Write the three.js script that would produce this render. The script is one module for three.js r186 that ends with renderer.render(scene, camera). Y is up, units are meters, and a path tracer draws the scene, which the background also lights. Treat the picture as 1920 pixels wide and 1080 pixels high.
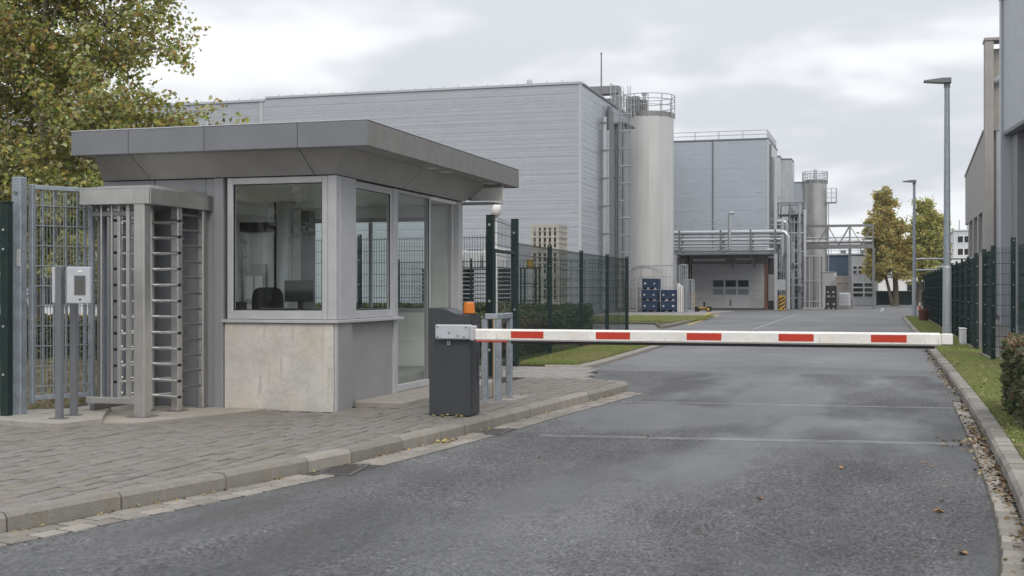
import * as THREE from 'three';
import { ImprovedNoise } from 'three/addons/math/ImprovedNoise.js';
import { mergeGeometries } from 'three/addons/utils/BufferGeometryUtils.js';

// ---------- camera, sky, light, exposure ----------
const scene = new THREE.Scene();
const camera = new THREE.PerspectiveCamera(2 * Math.atan(540 / 2350) * 180 / Math.PI, 1024 / 576, 0.1, 700);
camera.position.set(0, 1.47, 0);
camera.rotation.y = Math.atan(695 / 2350);
camera.setViewOffset(1920, 1080, 0, -5, 1920, 1080);
camera.focus = 17; camera.userData.fStop = 7;
scene.add(camera);

const renderer = new THREE.WebGLRenderer({ antialias: true });
renderer.setSize(1024, 576);
renderer.toneMapping = THREE.LinearToneMapping;
renderer.toneMappingExposure = 1.2;
renderer.shadowMap.enabled = true;

const IN = new ImprovedNoise();
const fbm = (x, y, z, o = 4) => { let a = 0.5, s = 0; for (let i = 0; i < o; i++) { s += a * IN.noise(x, y, z + i * 7.3); x *= 2.03; y *= 2.03; a *= 0.5; } return s; };
const clamp = (x, a = 0, b = 1) => Math.min(b, Math.max(a, x));
const lerp = (a, b, t) => a + (b - a) * t;
const smooth = (a, b, x) => { const t = clamp((x - a) / (b - a)); return t * t * (3 - 2 * t); };

function makeSky() {
  const W = 2048, Hh = 1024, d = new Float32Array(W * Hh * 4);
  for (let j = 0; j < Hh; j++) {
    const el = ((j + 0.5) / Hh - 0.5) * Math.PI, y = Math.sin(el), c = Math.cos(el);
    for (let i = 0; i < W; i++) {
      const az = ((i + 0.5) / W - 0.5) * 2 * Math.PI, x = Math.cos(az) * c, z = Math.sin(az) * c;
      const k = (j * W + i) * 4;
      if (y < -0.02) { d[k] = 0.10; d[k + 1] = 0.10; d[k + 2] = 0.10; d[k + 3] = 1; continue; }
      const q = 1 / (Math.max(y, 0) + 0.13), px = x * q, pz = z * q;
      const wx = fbm(px * 0.5, pz * 0.5, 3.1, 3) * 1.2, wz = fbm(px * 0.5, pz * 0.5, 9.7, 3) * 1.2;
      let n = fbm(px * 0.62 + wx, pz * 0.62 + wz, 1.7, 6) + 0.85 * fbm(px * 1.7 + wx, pz * 1.7 + wz, 5.2, 5) + 0.35 * fbm(px * 4.6 + wx * 2, pz * 4.6 + wz * 2, 8.4, 4) + 0.10;
      const dark = smooth(-0.16, 0.40, n);
      const L = 0.775 * (1 + 0.75 * Math.pow(Math.max(y, 0), 1.4)) * lerp(1.05, 0.77, dark);
      d[k] = L * lerp(0.975, 0.945, dark); d[k + 1] = L * lerp(0.995, 0.985, dark); d[k + 2] = L * lerp(1.015, 1.06, dark); d[k + 3] = 1;
    }
  }
  const t = new THREE.DataTexture(d, W, Hh, THREE.RGBAFormat, THREE.FloatType);
  t.mapping = THREE.EquirectangularReflectionMapping; t.magFilter = THREE.LinearFilter; t.minFilter = THREE.LinearFilter; t.needsUpdate = true;
  return t;
}
const skyTex = makeSky();
scene.background = skyTex; scene.environment = skyTex;
scene.fog = new THREE.FogExp2(0xe4e8ee, 0.00022);

const sun = new THREE.DirectionalLight(0xfff4e6, 1.1);
sun.position.set(12, 32, 20); sun.target.position.set(-4, 0, -16);
sun.castShadow = true; sun.shadow.radius = 50; sun.shadow.mapSize.set(2048, 2048);
Object.assign(sun.shadow.camera, { left: -40, right: 40, top: 60, bottom: -60, near: 1, far: 260 });
scene.add(sun, sun.target);

// ---------- helpers ----------
let seed = 20240611;
const rnd = () => { seed |= 0; seed = seed + 0x6D2B79F5 | 0; let t = Math.imul(seed ^ seed >>> 15, 1 | seed); t = t + Math.imul(t ^ t >>> 7, 61 | t) ^ t; return ((t ^ t >>> 14) >>> 0) / 4294967296; };
const rr = (a, b) => a + (b - a) * rnd();
const gauss = () => { let s = 0; for (let i = 0; i < 4; i++) s += rnd(); return (s - 2) * 0.866 * 2 / 2; };
const V = (x, y, s) => new THREE.Vector3(x, y, -s);       // s metres along the road from the camera
const srgb = (v) => { v = clamp(v); return Math.round(255 * (v <= 0.0031308 ? v * 12.92 : 1.055 * Math.pow(v, 1 / 2.4) - 0.055)); };

function dataTex(w, h, fn, color = true) {
  const d = new Uint8Array(w * h * 4);
  for (let j = 0; j < h; j++) for (let i = 0; i < w; i++) {
    const v = fn((i + 0.5) / w, (j + 0.5) / h), k = (j * w + i) * 4, a = Array.isArray(v);
    for (let c = 0; c < 3; c++) { const x = a ? v[c] : v; d[k + c] = color ? srgb(x) : Math.round(255 * clamp(x)); }
    d[k + 3] = 255;
  }
  const t = new THREE.DataTexture(d, w, h);
  if (color) t.colorSpace = THREE.SRGBColorSpace;
  t.wrapS = t.wrapT = THREE.RepeatWrapping; t.magFilter = THREE.LinearFilter; t.minFilter = THREE.LinearMipmapLinearFilter; t.generateMipmaps = true; t.needsUpdate = true;
  return t;
}
const per = (t, mx, my = mx) => { const c = t.clone(); c.repeat.set(1 / mx, 1 / my); c.needsUpdate = true; return c; };
// tileable fbm on a torus-like blend
function tile(u, v, f, z, o = 4) {
  const a = fbm(u * f, v * f, z, o), b = fbm((u - 1) * f, v * f, z, o), c = fbm(u * f, (v - 1) * f, z, o), d = fbm((u - 1) * f, (v - 1) * f, z, o);
  const p = smooth(0.7, 1, u), q = smooth(0.7, 1, v);
  return lerp(lerp(a, b, p), lerp(c, d, p), q);
}
const D = {
  fine: dataTex(512, 512, (u, v) => 0.9 + 0.16 * tile(u, v, 4, 1, 5) + 0.05 * (rnd() - 0.5)),
  conc: dataTex(512, 512, (u, v) => { const b = tile(u, v, 5, 2, 6), p = tile(u, v, 60, 4, 2), w = tile(u, v, 18, 6, 3); return (0.86 + 0.34 * b + 0.10 * w + 0.06 * (rnd() - 0.5)) * (p < -0.34 ? 0.66 : 1); }),
  stain: dataTex(512, 512, (u, v) => { const b = tile(u, v, 4, 2, 6), dr = tile(u, v * 0.09, 30, 23, 3), w = tile(u, v, 20, 6, 4), p = tile(u, v, 70, 4, 2), k = smooth(0.05, 0.34, dr) * smooth(-0.1, 0.3, b); const g = (0.88 + 0.26 * b + 0.16 * w - 0.22 * k + 0.06 * (rnd() - 0.5)) * (p < -0.33 ? 0.55 : 1), t = smooth(-0.05, 0.35, tile(u, v, 3, 41, 4)); return [g * (1 + 0.03 * t), g * (0.99 - 0.02 * t), g * (0.98 - 0.10 * t)]; }),
  streak: dataTex(512, 512, (u, v) => { const a = tile(u, v * 0.06, 22, 3, 4), b = tile(u, v, 5, 8, 4), e = tile(u, v * 0.12, 60, 12, 2); return [0.91 + 0.16 * a + 0.13 * b + 0.05 * e, 0.905 + 0.16 * a + 0.128 * b + 0.05 * e, 0.895 + 0.158 * a + 0.125 * b + 0.05 * e]; }),
  galv: dataTex(512, 512, (u, v) => { const a = tile(u, v, 34, 5, 2), b = tile(u, v, 7, 9, 4), p = tile(u, v, 50, 21, 2); return clamp(0.74 + 0.34 * a + 0.30 * b + (p > 0.36 ? 0.25 : 0)); }),
  brush: dataTex(512, 512, (u, v) => 0.86 + 0.16 * tile(u, v * 0.04, 50, 2, 3) + 0.16 * tile(u, v, 4, 7, 4)),
  horiz: dataTex(512, 512, (u, v) => { const a = tile(u * 0.16, v, 34, 4, 3), b = tile(u, v, 3, 6, 4); return 0.93 + 0.05 * a + 0.12 * b - 0.34 * smooth(0.16, 0.4, Math.abs(a)) * (0.4 + b); }),
  rough: dataTex(512, 512, (u, v) => 0.8 + 0.35 * tile(u, v, 6, 13, 5), false),
  bumpF: dataTex(512, 512, (u, v) => 0.5 + 0.55 * tile(u, v, 30, 15, 4) + 0.10 * (rnd() - 0.5), false),
  ribH: dataTex(64, 256, (u, v) => { const t = (v * 8) % 1; return t < 0.12 ? 0 : t < 0.2 ? (t - 0.12) / 0.08 : t > 0.92 ? (1 - t) / 0.08 : 1; }, false),
  ribV: dataTex(256, 64, (u) => { const t = (u * 8) % 1; return t < 0.1 ? 0 : t < 0.2 ? (t - 0.1) / 0.1 : t > 0.9 ? (1 - t) / 0.1 : 1; }, false),
};
function mat(c, o = {}) {
  const { d = 'fine', size = 2, sizeV, rough = 0.7, metal = 0, bump = 0, bsize = 1, rib, ribSize = 2.4, phys, ...rest } = o;
  const m = new (phys ? THREE.MeshPhysicalMaterial : THREE.MeshStandardMaterial)({ roughness: rough, metalness: metal, ...rest });
  m.color.setRGB(...c);
  if (d) m.map = per(D[d], size, sizeV ?? size);
  if (rib) { m.bumpMap = per(D[rib], ribSize); m.bumpScale = bump || 0.02; }
  else if (bump) { m.bumpMap = per(D.bumpF, bsize); m.bumpScale = bump; }
  if (d && rough < 0.75) { m.roughnessMap = per(D.rough, size * 0.7); m.roughness = Math.min(1, rough * 1.25); }
  return m;
}

const bases = new WeakMap();
const used = new Map();
function numbered(name) { const n = used.get(name) ?? 0; used.set(name, n + 1); return n ? `${name}_${String(n).padStart(3, '0')}` : name; }
function tag(o, label, category, group) { o.userData.label = label; o.userData.category = category; if (group) o.userData.group = group; return o; }
function thing(name, label, category, at = [0, 0, 0], group, yaw = 0, local = false) {
  const o = new THREE.Group(); o.name = numbered(name); scene.add(o);
  o.position.copy(V(...at)); o.rotation.y = yaw;
  bases.set(o, local ? new THREE.Vector3() : o.position.clone());
  return tag(o, label, category, group);
}
function copy(src, label, at, yaw = 0) {
  const o = src.clone(); o.name = numbered(src.name.replace(/_\d{3}$/, '')); scene.add(o);
  o.position.copy(V(...at)); o.rotation.y = yaw; if (label) o.userData.label = label; return o;
}
const partNames = new WeakMap();
function place(mesh, name, parent) {
  if (!parent) { mesh.name = numbered(name); scene.add(mesh); bases.set(mesh, new THREE.Vector3()); }
  else {
    const m = partNames.get(parent) ?? new Map(); partNames.set(parent, m);
    const n = m.get(name) ?? 0; m.set(name, n + 1); mesh.name = n ? `${name}_${String(n).padStart(3, '0')}` : name;
    parent.add(mesh); bases.set(mesh, bases.get(parent));
  }
  mesh.castShadow = mesh.receiveShadow = true;
  return mesh;
}
class MB {
  constructor() { this.p = []; this.n = []; this.u = []; this.off = rnd() * 7; }
  vert(p, n) {
    this.p.push(p.x, p.y, p.z); this.n.push(n.x, n.y, n.z);
    const ax = Math.abs(n.x), ay = Math.abs(n.y), az = Math.abs(n.z), o = this.off;
    if (ay > ax && ay > az) this.u.push(p.x + o, -p.z + o); else if (ax > az) this.u.push(-p.z + o, p.y + o); else this.u.push(p.x + o, p.y + o);
  }
  tri(a, b, c, na, nb, nc) {
    if (!na) { na = nb = nc = new THREE.Vector3().subVectors(b, a).cross(new THREE.Vector3().subVectors(c, a)).normalize(); }
    this.vert(a, na); this.vert(b, nb); this.vert(c, nc); return this;
  }
  quad(a, b, c, d) { this.tri(a, b, c); this.tri(a, c, d); return this; }
  geo(g, m) {                                             // any geometry, placed by a matrix
    const q = g.index ? g.toNonIndexed() : g, P = q.attributes.position, N = q.attributes.normal, nm = new THREE.Matrix3().getNormalMatrix(m ?? new THREE.Matrix4());
    const a = new THREE.Vector3(), b = new THREE.Vector3();
    for (let i = 0; i < P.count; i++) { a.fromBufferAttribute(P, i); b.fromBufferAttribute(N, i); if (m) { a.applyMatrix4(m); b.applyMatrix3(nm).normalize(); } this.vert(a, b); }
    return this;
  }
  box(x0, x1, y0, y1, s0, s1, b = 0) {
    const g = chamfer(Math.abs(x1 - x0), Math.abs(y1 - y0), Math.abs(s1 - s0), b);
    return this.geo(g, new THREE.Matrix4().makeTranslation((x0 + x1) / 2, (y0 + y1) / 2, -(s0 + s1) / 2));
  }
  boxAt(c, w, h, d, yaw = 0, b = 0, pitch = 0, roll = 0) {
    const m = new THREE.Matrix4().makeRotationFromEuler(new THREE.Euler(pitch, yaw, roll, 'YXZ')); m.setPosition(c);
    return this.geo(chamfer(w, h, d, b), m);
  }
  tube(a, b, r, n = 8, r2 = r, caps = true) {
    const dir = new THREE.Vector3().subVectors(b, a), L = dir.length(); if (L < 1e-6) return this;
    const g = new THREE.CylinderGeometry(r2, r, L, n, 1, !caps);
    const m = new THREE.Matrix4().makeRotationFromQuaternion(new THREE.Quaternion().setFromUnitVectors(new THREE.Vector3(0, 1, 0), dir.normalize()));
    m.setPosition(new THREE.Vector3().addVectors(a, b).multiplyScalar(0.5)); return this.geo(g, m);
  }
  bar(a, b, w, h = w, bev = 0) {                          // rectangular bar from a to b; h is its height where it lies level
    const dir = new THREE.Vector3().subVectors(b, a), L = dir.length(); dir.normalize();
    const up = Math.abs(dir.y) > 0.95 ? new THREE.Vector3(0, 0, 1) : new THREE.Vector3(0, 1, 0);
    const sx = new THREE.Vector3().crossVectors(up, dir).normalize(), uy = new THREE.Vector3().crossVectors(dir, sx);
    const m = new THREE.Matrix4().makeBasis(sx, uy, dir); m.setPosition(new THREE.Vector3().addVectors(a, b).multiplyScalar(0.5));
    return this.geo(chamfer(w, h, L, bev), m);
  }
  pipe(pts, r, n = 10, bend = 3) {                        // a pipe with rounded elbows
    const path = new THREE.CurvePath(), R = r * bend; let last = pts[0];
    for (let i = 1; i < pts.length; i++) {
      const p = pts[i];
      if (i < pts.length - 1) {
        const a = new THREE.Vector3().subVectors(p, pts[i - 1]).normalize(), c = new THREE.Vector3().subVectors(pts[i + 1], p).normalize();
        const e = p.clone().addScaledVector(a, -R), f = p.clone().addScaledVector(c, R);
        path.add(new THREE.LineCurve3(last, e)); path.add(new THREE.QuadraticBezierCurve3(e, p, f)); last = f;
      } else path.add(new THREE.LineCurve3(last, p));
    }
    return this.geo(new THREE.TubeGeometry(path, 24 * (pts.length - 1), r, n, false));
  }
  prism(pts, y0, y1) {                                    // an outline of [x, s] raised from y0 to y1
    let a = 0; for (let i = 0; i < pts.length; i++) { const [x, s] = pts[i], [X, S] = pts[(i + 1) % pts.length]; a += x * S - X * s; }
    if (a < 0) pts = pts.slice().reverse();
    const f = THREE.ShapeUtils.triangulateShape(pts.map(([x, s]) => new THREE.Vector2(x, s)), []), P = pts.map(([x, s]) => [V(x, y0, s), V(x, y1, s)]);
    for (const [i, j, k] of f) { this.tri(P[i][1], P[j][1], P[k][1]); this.tri(P[i][0], P[k][0], P[j][0]); }
    for (let i = 0; i < P.length; i++) { const j = (i + 1) % P.length; this.quad(P[i][0], P[j][0], P[j][1], P[i][1]); }
    return this;
  }
  outline(pts, w, up) {                                   // solid from a list of points (convex loop) swept along vector w
    const n = pts.length, q = pts.map((p) => p.clone().add(w));
    for (let i = 1; i < n - 1; i++) { this.tri(pts[0], pts[i + 1], pts[i]); this.tri(q[0], q[i], q[i + 1]); }
    for (let i = 0; i < n; i++) { const j = (i + 1) % n; this.quad(pts[i], pts[j], q[j], q[i]); }
    return this;
  }
  geometry(base) {
    const g = new THREE.BufferGeometry();
    g.setAttribute('position', new THREE.Float32BufferAttribute(this.p, 3)); g.setAttribute('normal', new THREE.Float32BufferAttribute(this.n, 3)); g.setAttribute('uv', new THREE.Float32BufferAttribute(this.u, 2));
    if (base) g.translate(-base.x, -base.y, -base.z);
    return g;
  }
  build(name, m, parent, kind) {
    const o = place(new THREE.Mesh(this.geometry(parent && bases.get(parent)), m), name, parent);
    if (kind) o.userData.kind = kind;
    return o;
  }
}
const chamferCache = new Map();
function chamfer(w, h, d, b) {
  const key = [w, h, d, b].map((x) => x.toFixed(4)).join(); if (chamferCache.has(key)) return chamferCache.get(key);
  let g;
  if (b <= 0) g = new THREE.BoxGeometry(w, h, d).toNonIndexed();
  else {
    b = Math.min(b, w / 2.1, h / 2.1, d / 2.1);
    const X = w / 2, Y = h / 2, Z = d / 2, p = [], add = (...q) => { for (let i = 1; i < q.length - 1; i++) p.push(q[0], q[i], q[i + 1]); }, v = (x, y, z) => new THREE.Vector3(x, y, z);
    const face = (q) => { const n = new THREE.Vector3().subVectors(q[1], q[0]).cross(new THREE.Vector3().subVectors(q[2], q[0])); const c = q.reduce((a, x) => a.add(x), v(0, 0, 0)); if (n.dot(c) < 0) q.reverse(); add(...q); };
    for (const s of [-1, 1]) {
      face([v(s * X, -Y + b, -Z + b), v(s * X, Y - b, -Z + b), v(s * X, Y - b, Z - b), v(s * X, -Y + b, Z - b)]);
      face([v(-X + b, s * Y, -Z + b), v(X - b, s * Y, -Z + b), v(X - b, s * Y, Z - b), v(-X + b, s * Y, Z - b)]);
      face([v(-X + b, -Y + b, s * Z), v(X - b, -Y + b, s * Z), v(X - b, Y - b, s * Z), v(-X + b, Y - b, s * Z)]);
      for (const t of [-1, 1]) {
        face([v(s * X, t * (Y - b), -Z + b), v(s * X, t * (Y - b), Z - b), v(s * (X - b), t * Y, Z - b), v(s * (X - b), t * Y, -Z + b)]);
        face([v(s * X, -Y + b, t * (Z - b)), v(s * X, Y - b, t * (Z - b)), v(s * (X - b), Y - b, t * Z), v(s * (X - b), -Y + b, t * Z)]);
        face([v(-X + b, s * Y, t * (Z - b)), v(X - b, s * Y, t * (Z - b)), v(X - b, s * (Y - b), t * Z), v(-X + b, s * (Y - b), t * Z)]);
        for (const r of [-1, 1]) face([v(s * X, t * (Y - b), r * (Z - b)), v(s * (X - b), t * Y, r * (Z - b)), v(s * (X - b), t * (Y - b), r * Z)]);
      }
    }
    g = new THREE.BufferGeometry().setFromPoints(p); g.computeVertexNormals();
  }
  chamferCache.set(key, g); return g;
}
const B = () => new MB();
// [x0, x1, y0, y1, s0, s1] boxes straight into a part
const boxPart = (name, m, parent, b, bev = 0.004) => B().box(...b, bev).build(name, m, parent);
function scatter(geometry, m, list, name, parent, colors) {   // list of matrices -> one instanced "stuff" part
  const o = new THREE.InstancedMesh(geometry, m, list.length);
  list.forEach((x, i) => { o.setMatrixAt(i, x); if (colors) o.setColorAt(i, colors[i]); });
  place(o, name, parent); o.userData.kind = 'stuff';
  if (parent) { const b = bases.get(parent); o.position.set(-b.x, -b.y, -b.z); }
  return o;
}
const col = (r, g, b) => new THREE.Color().setRGB(r, g, b);
const xf = (p, e, s = 1) => new THREE.Matrix4().compose(p, new THREE.Quaternion().setFromEuler(e), typeof s === 'number' ? new THREE.Vector3(s, s, s) : s);
const curve = (pts) => { const c = new THREE.CatmullRomCurve3(pts.map(([s, x]) => new THREE.Vector3(x, 0, s))); const P = c.getPoints(400); return (s) => { let i = 0; while (i < P.length - 2 && P[i + 1].z < s) i++; const a = P[i], b = P[i + 1]; return lerp(a.x, b.x, (s - a.z) / (b.z - a.z)); }; };

// ---------- materials ----------
const M = {
  fascia: mat([0.20, 0.212, 0.235], { d: 'fine', size: 1.5, rough: 0.5, bump: 0.0006, bsize: 0.8 }),
  fasciaDirty: mat([0.235, 0.235, 0.235], { d: 'stain', size: 0.9, sizeV: 1.6, rough: 0.6 }),
  soffit: mat([0.38, 0.375, 0.37], { d: 'fine', size: 1.2, rough: 0.55 }),
  wallGrey: mat([0.27, 0.28, 0.30], { d: 'fine', size: 2.2, rough: 0.55 }),
  cladGrey: mat([0.30, 0.30, 0.305], { d: 'fine', size: 1.3, rough: 0.5 }),
  alu: mat([0.54, 0.545, 0.565], { d: 'fine', size: 0.9, rough: 0.42, metal: 0.25 }),
  concrete: mat([0.585, 0.575, 0.545], { d: 'stain', size: 1.4, rough: 0.9, bump: 0.003, bsize: 0.7 }),
  concreteDark: mat([0.40, 0.385, 0.36], { d: 'conc', size: 1.9, rough: 0.92, bump: 0.004, bsize: 0.6 }),
  slab: mat([0.36, 0.335, 0.30], { d: 'conc', size: 1.1, rough: 0.85, bump: 0.003, bsize: 0.5 }),
  stainless: mat([0.62, 0.61, 0.59], { d: 'brush', size: 0.9, rough: 0.36, metal: 0.85 }),
  stainlessDark: mat([0.30, 0.30, 0.30], { d: 'brush', size: 0.9, rough: 0.45, metal: 0.8 }),
  chrome: mat([0.78, 0.78, 0.78], { d: null, rough: 0.16, metal: 1 }),
  galv: mat([0.40, 0.45, 0.50], { d: 'galv', size: 0.8, rough: 0.5, metal: 0.45 }),
  galvFar: mat([0.44, 0.47, 0.50], { d: 'fine', size: 2, rough: 0.5, metal: 0.4 }),
  steelGrey: mat([0.20, 0.21, 0.225], { d: 'fine', size: 1, rough: 0.5, metal: 0.3 }),
  green: mat([0.006, 0.024, 0.023], { d: 'fine', size: 1, rough: 0.72 }),
  greenWire: mat([0.007, 0.025, 0.022], { d: null, rough: 0.75 }),
  slate: mat([0.050, 0.056, 0.066], { d: 'stain', size: 0.9, rough: 0.45, bump: 0.0004, bsize: 0.25 }),
  white: mat([0.84, 0.84, 0.83], { d: 'fine', size: 0.8, rough: 0.4 }),
  boomWhite: mat([0.88, 0.88, 0.865], { d: 'stain', size: 1.1, sizeV: 0.5, rough: 0.42 }),
  offWhite: mat([0.84, 0.84, 0.82], { d: 'fine', size: 1.5, rough: 0.7 }),
  red: mat([0.56, 0.045, 0.018], { d: 'fine', size: 0.5, rough: 0.45 }),
  orange: mat([0.80, 0.24, 0.01], { d: null, rough: 0.2, phys: true, transmission: 0.35, thickness: 0, emissive: 0x000000 }),
  black: mat([0.012, 0.012, 0.013], { d: null, rough: 0.5 }),
  rubber: mat([0.015, 0.015, 0.016], { d: 'fine', size: 0.5, rough: 0.8 }),
  screen: mat([0.03, 0.032, 0.034], { d: null, rough: 0.12 }),
  reader: mat([0.50, 0.53, 0.57], { d: 'fine', size: 0.5, rough: 0.45 }),
  hallClad: mat([0.43, 0.46, 0.50], { d: 'horiz', size: 4.5, rough: 0.5, metal: 0.1, rib: 'ribH', ribSize: 3.1, bump: 0.005 }),
  hallSide: mat([0.45, 0.48, 0.53], { d: 'horiz', size: 5.5, rough: 0.35, metal: 0.35, rib: 'ribH', ribSize: 2.4, bump: 0.008 }),
  hallFlat: mat([0.40, 0.45, 0.505], { d: 'horiz', size: 6, rough: 0.55, rib: 'ribH', ribSize: 1.2, bump: 0.004 }),
  palePanel: mat([0.60, 0.62, 0.65], { d: 'streak', size: 5, rough: 0.5 }),
  palePanelGrey: mat([0.40, 0.43, 0.47], { d: 'horiz', size: 5, rough: 0.55 }),
  trim: mat([0.46, 0.48, 0.51], { d: null, rough: 0.5 }),
  metalWall: mat([0.46, 0.49, 0.53], { d: 'streak', size: 3, rough: 0.5, rib: 'ribV', ribSize: 2.4, bump: 0.015 }),
  silo: mat([0.60, 0.608, 0.612], { d: 'streak', size: 9, sizeV: 20, rough: 0.55, metal: 0.3 }),
  siloFar: mat([0.50, 0.50, 0.495], { d: 'brush', size: 3, rough: 0.4, metal: 0.8 }),
  pipe: mat([0.52, 0.54, 0.56], { d: 'fine', size: 2, rough: 0.35, metal: 0.6 }),
  blueCrate: mat([0.016, 0.042, 0.098], { d: 'fine', size: 0.7, rough: 0.55 }),
  darkCrate: mat([0.018, 0.022, 0.024], { d: 'fine', size: 0.7, rough: 0.6 }),
  yellow: mat([0.50, 0.30, 0.035], { d: 'fine', size: 0.4, rough: 0.6 }),
  orangePost: mat([0.17, 0.085, 0.05], { d: 'fine', size: 0.6, rough: 0.6 }),
  concreteWall: mat([0.40, 0.385, 0.365], { d: 'streak', size: 4.5, rough: 0.9, bump: 0.004, bsize: 1.2 }),
  blueWall: mat([0.07, 0.105, 0.165], { d: 'fine', size: 4, rough: 0.6, rib: 'ribV', ribSize: 2, bump: 0.01 }),
  greyDoor: mat([0.56, 0.565, 0.58], { d: 'streak', size: 2.5, rough: 0.55 }),
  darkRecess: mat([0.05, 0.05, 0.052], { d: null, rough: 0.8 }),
  bark: mat([0.14, 0.125, 0.10], { d: 'streak', size: 0.5, rough: 0.95, bump: 0.012, bsize: 0.35 }),
  barkPale: mat([0.22, 0.20, 0.17], { d: 'streak', size: 0.6, rough: 0.9, bump: 0.006, bsize: 0.35 }),
  leaf: mat([1, 1, 1], { d: null, rough: 0.75, phys: true, transmission: 0.45, thickness: 0, side: THREE.DoubleSide }),
  litter: mat([1, 1, 1], { d: null, rough: 0.8, side: THREE.DoubleSide }),
  grass: mat([1, 1, 1], { d: null, rough: 0.7, phys: true, transmission: 0.2, thickness: 0, side: THREE.DoubleSide }),
  glass: new THREE.MeshPhysicalMaterial({ color: 0xf6fbf9, transmission: 1, thickness: 0, roughness: 0.0, ior: 1.52 }),
  darkGlass: mat([0.025, 0.03, 0.034], { d: null, rough: 0.08 }),
  paleGlass: mat([0.22, 0.24, 0.26], { d: null, rough: 0.15 }),
  fabric: mat([0.018, 0.018, 0.020], { d: 'fine', size: 0.3, rough: 0.85 }),
  desk: mat([0.32, 0.31, 0.30], { d: 'fine', size: 1, rough: 0.5 }),
  terracotta: mat([0.13, 0.05, 0.035], { d: 'conc', size: 0.7, rough: 0.85 }),
};

// ---------- ground, road, kerbs, pavement ----------
const struct = (o) => { o.userData.kind = 'structure'; return o; };
function structGroup(name) { const o = new THREE.Group(); o.name = numbered(name); scene.add(o); bases.set(o, new THREE.Vector3()); o.userData.kind = 'structure'; return o; }

const kerbL = curve([[3, -6.0], [4, -5.72], [5.2, -5.4], [6.37, -5.1], [7.3, -4.88], [8.2, -4.66], [9.2, -4.45], [9.8, -4.34], [12.3, -4.06], [14, -3.93], [17.6, -3.6], [18.2, -3.55]]);
const kerbR = curve([[4, 0.32], [5.5, 0.55], [7, 0.75], [8.4, 0.85], [11.5, 0.945], [17.3, 1.03], [30, 1.06], [45, 1.03], [69, 1.0], [72, 1.0]]);

{ // open ground reaching the horizon
  struct(B().prism([[-320, -90], [320, -90], [320, 560], [-320, 560]], -0.5, -0.06).build('ground', mat([0.12, 0.115, 0.10], { d: 'conc', size: 9, rough: 0.95 })));
}
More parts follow.
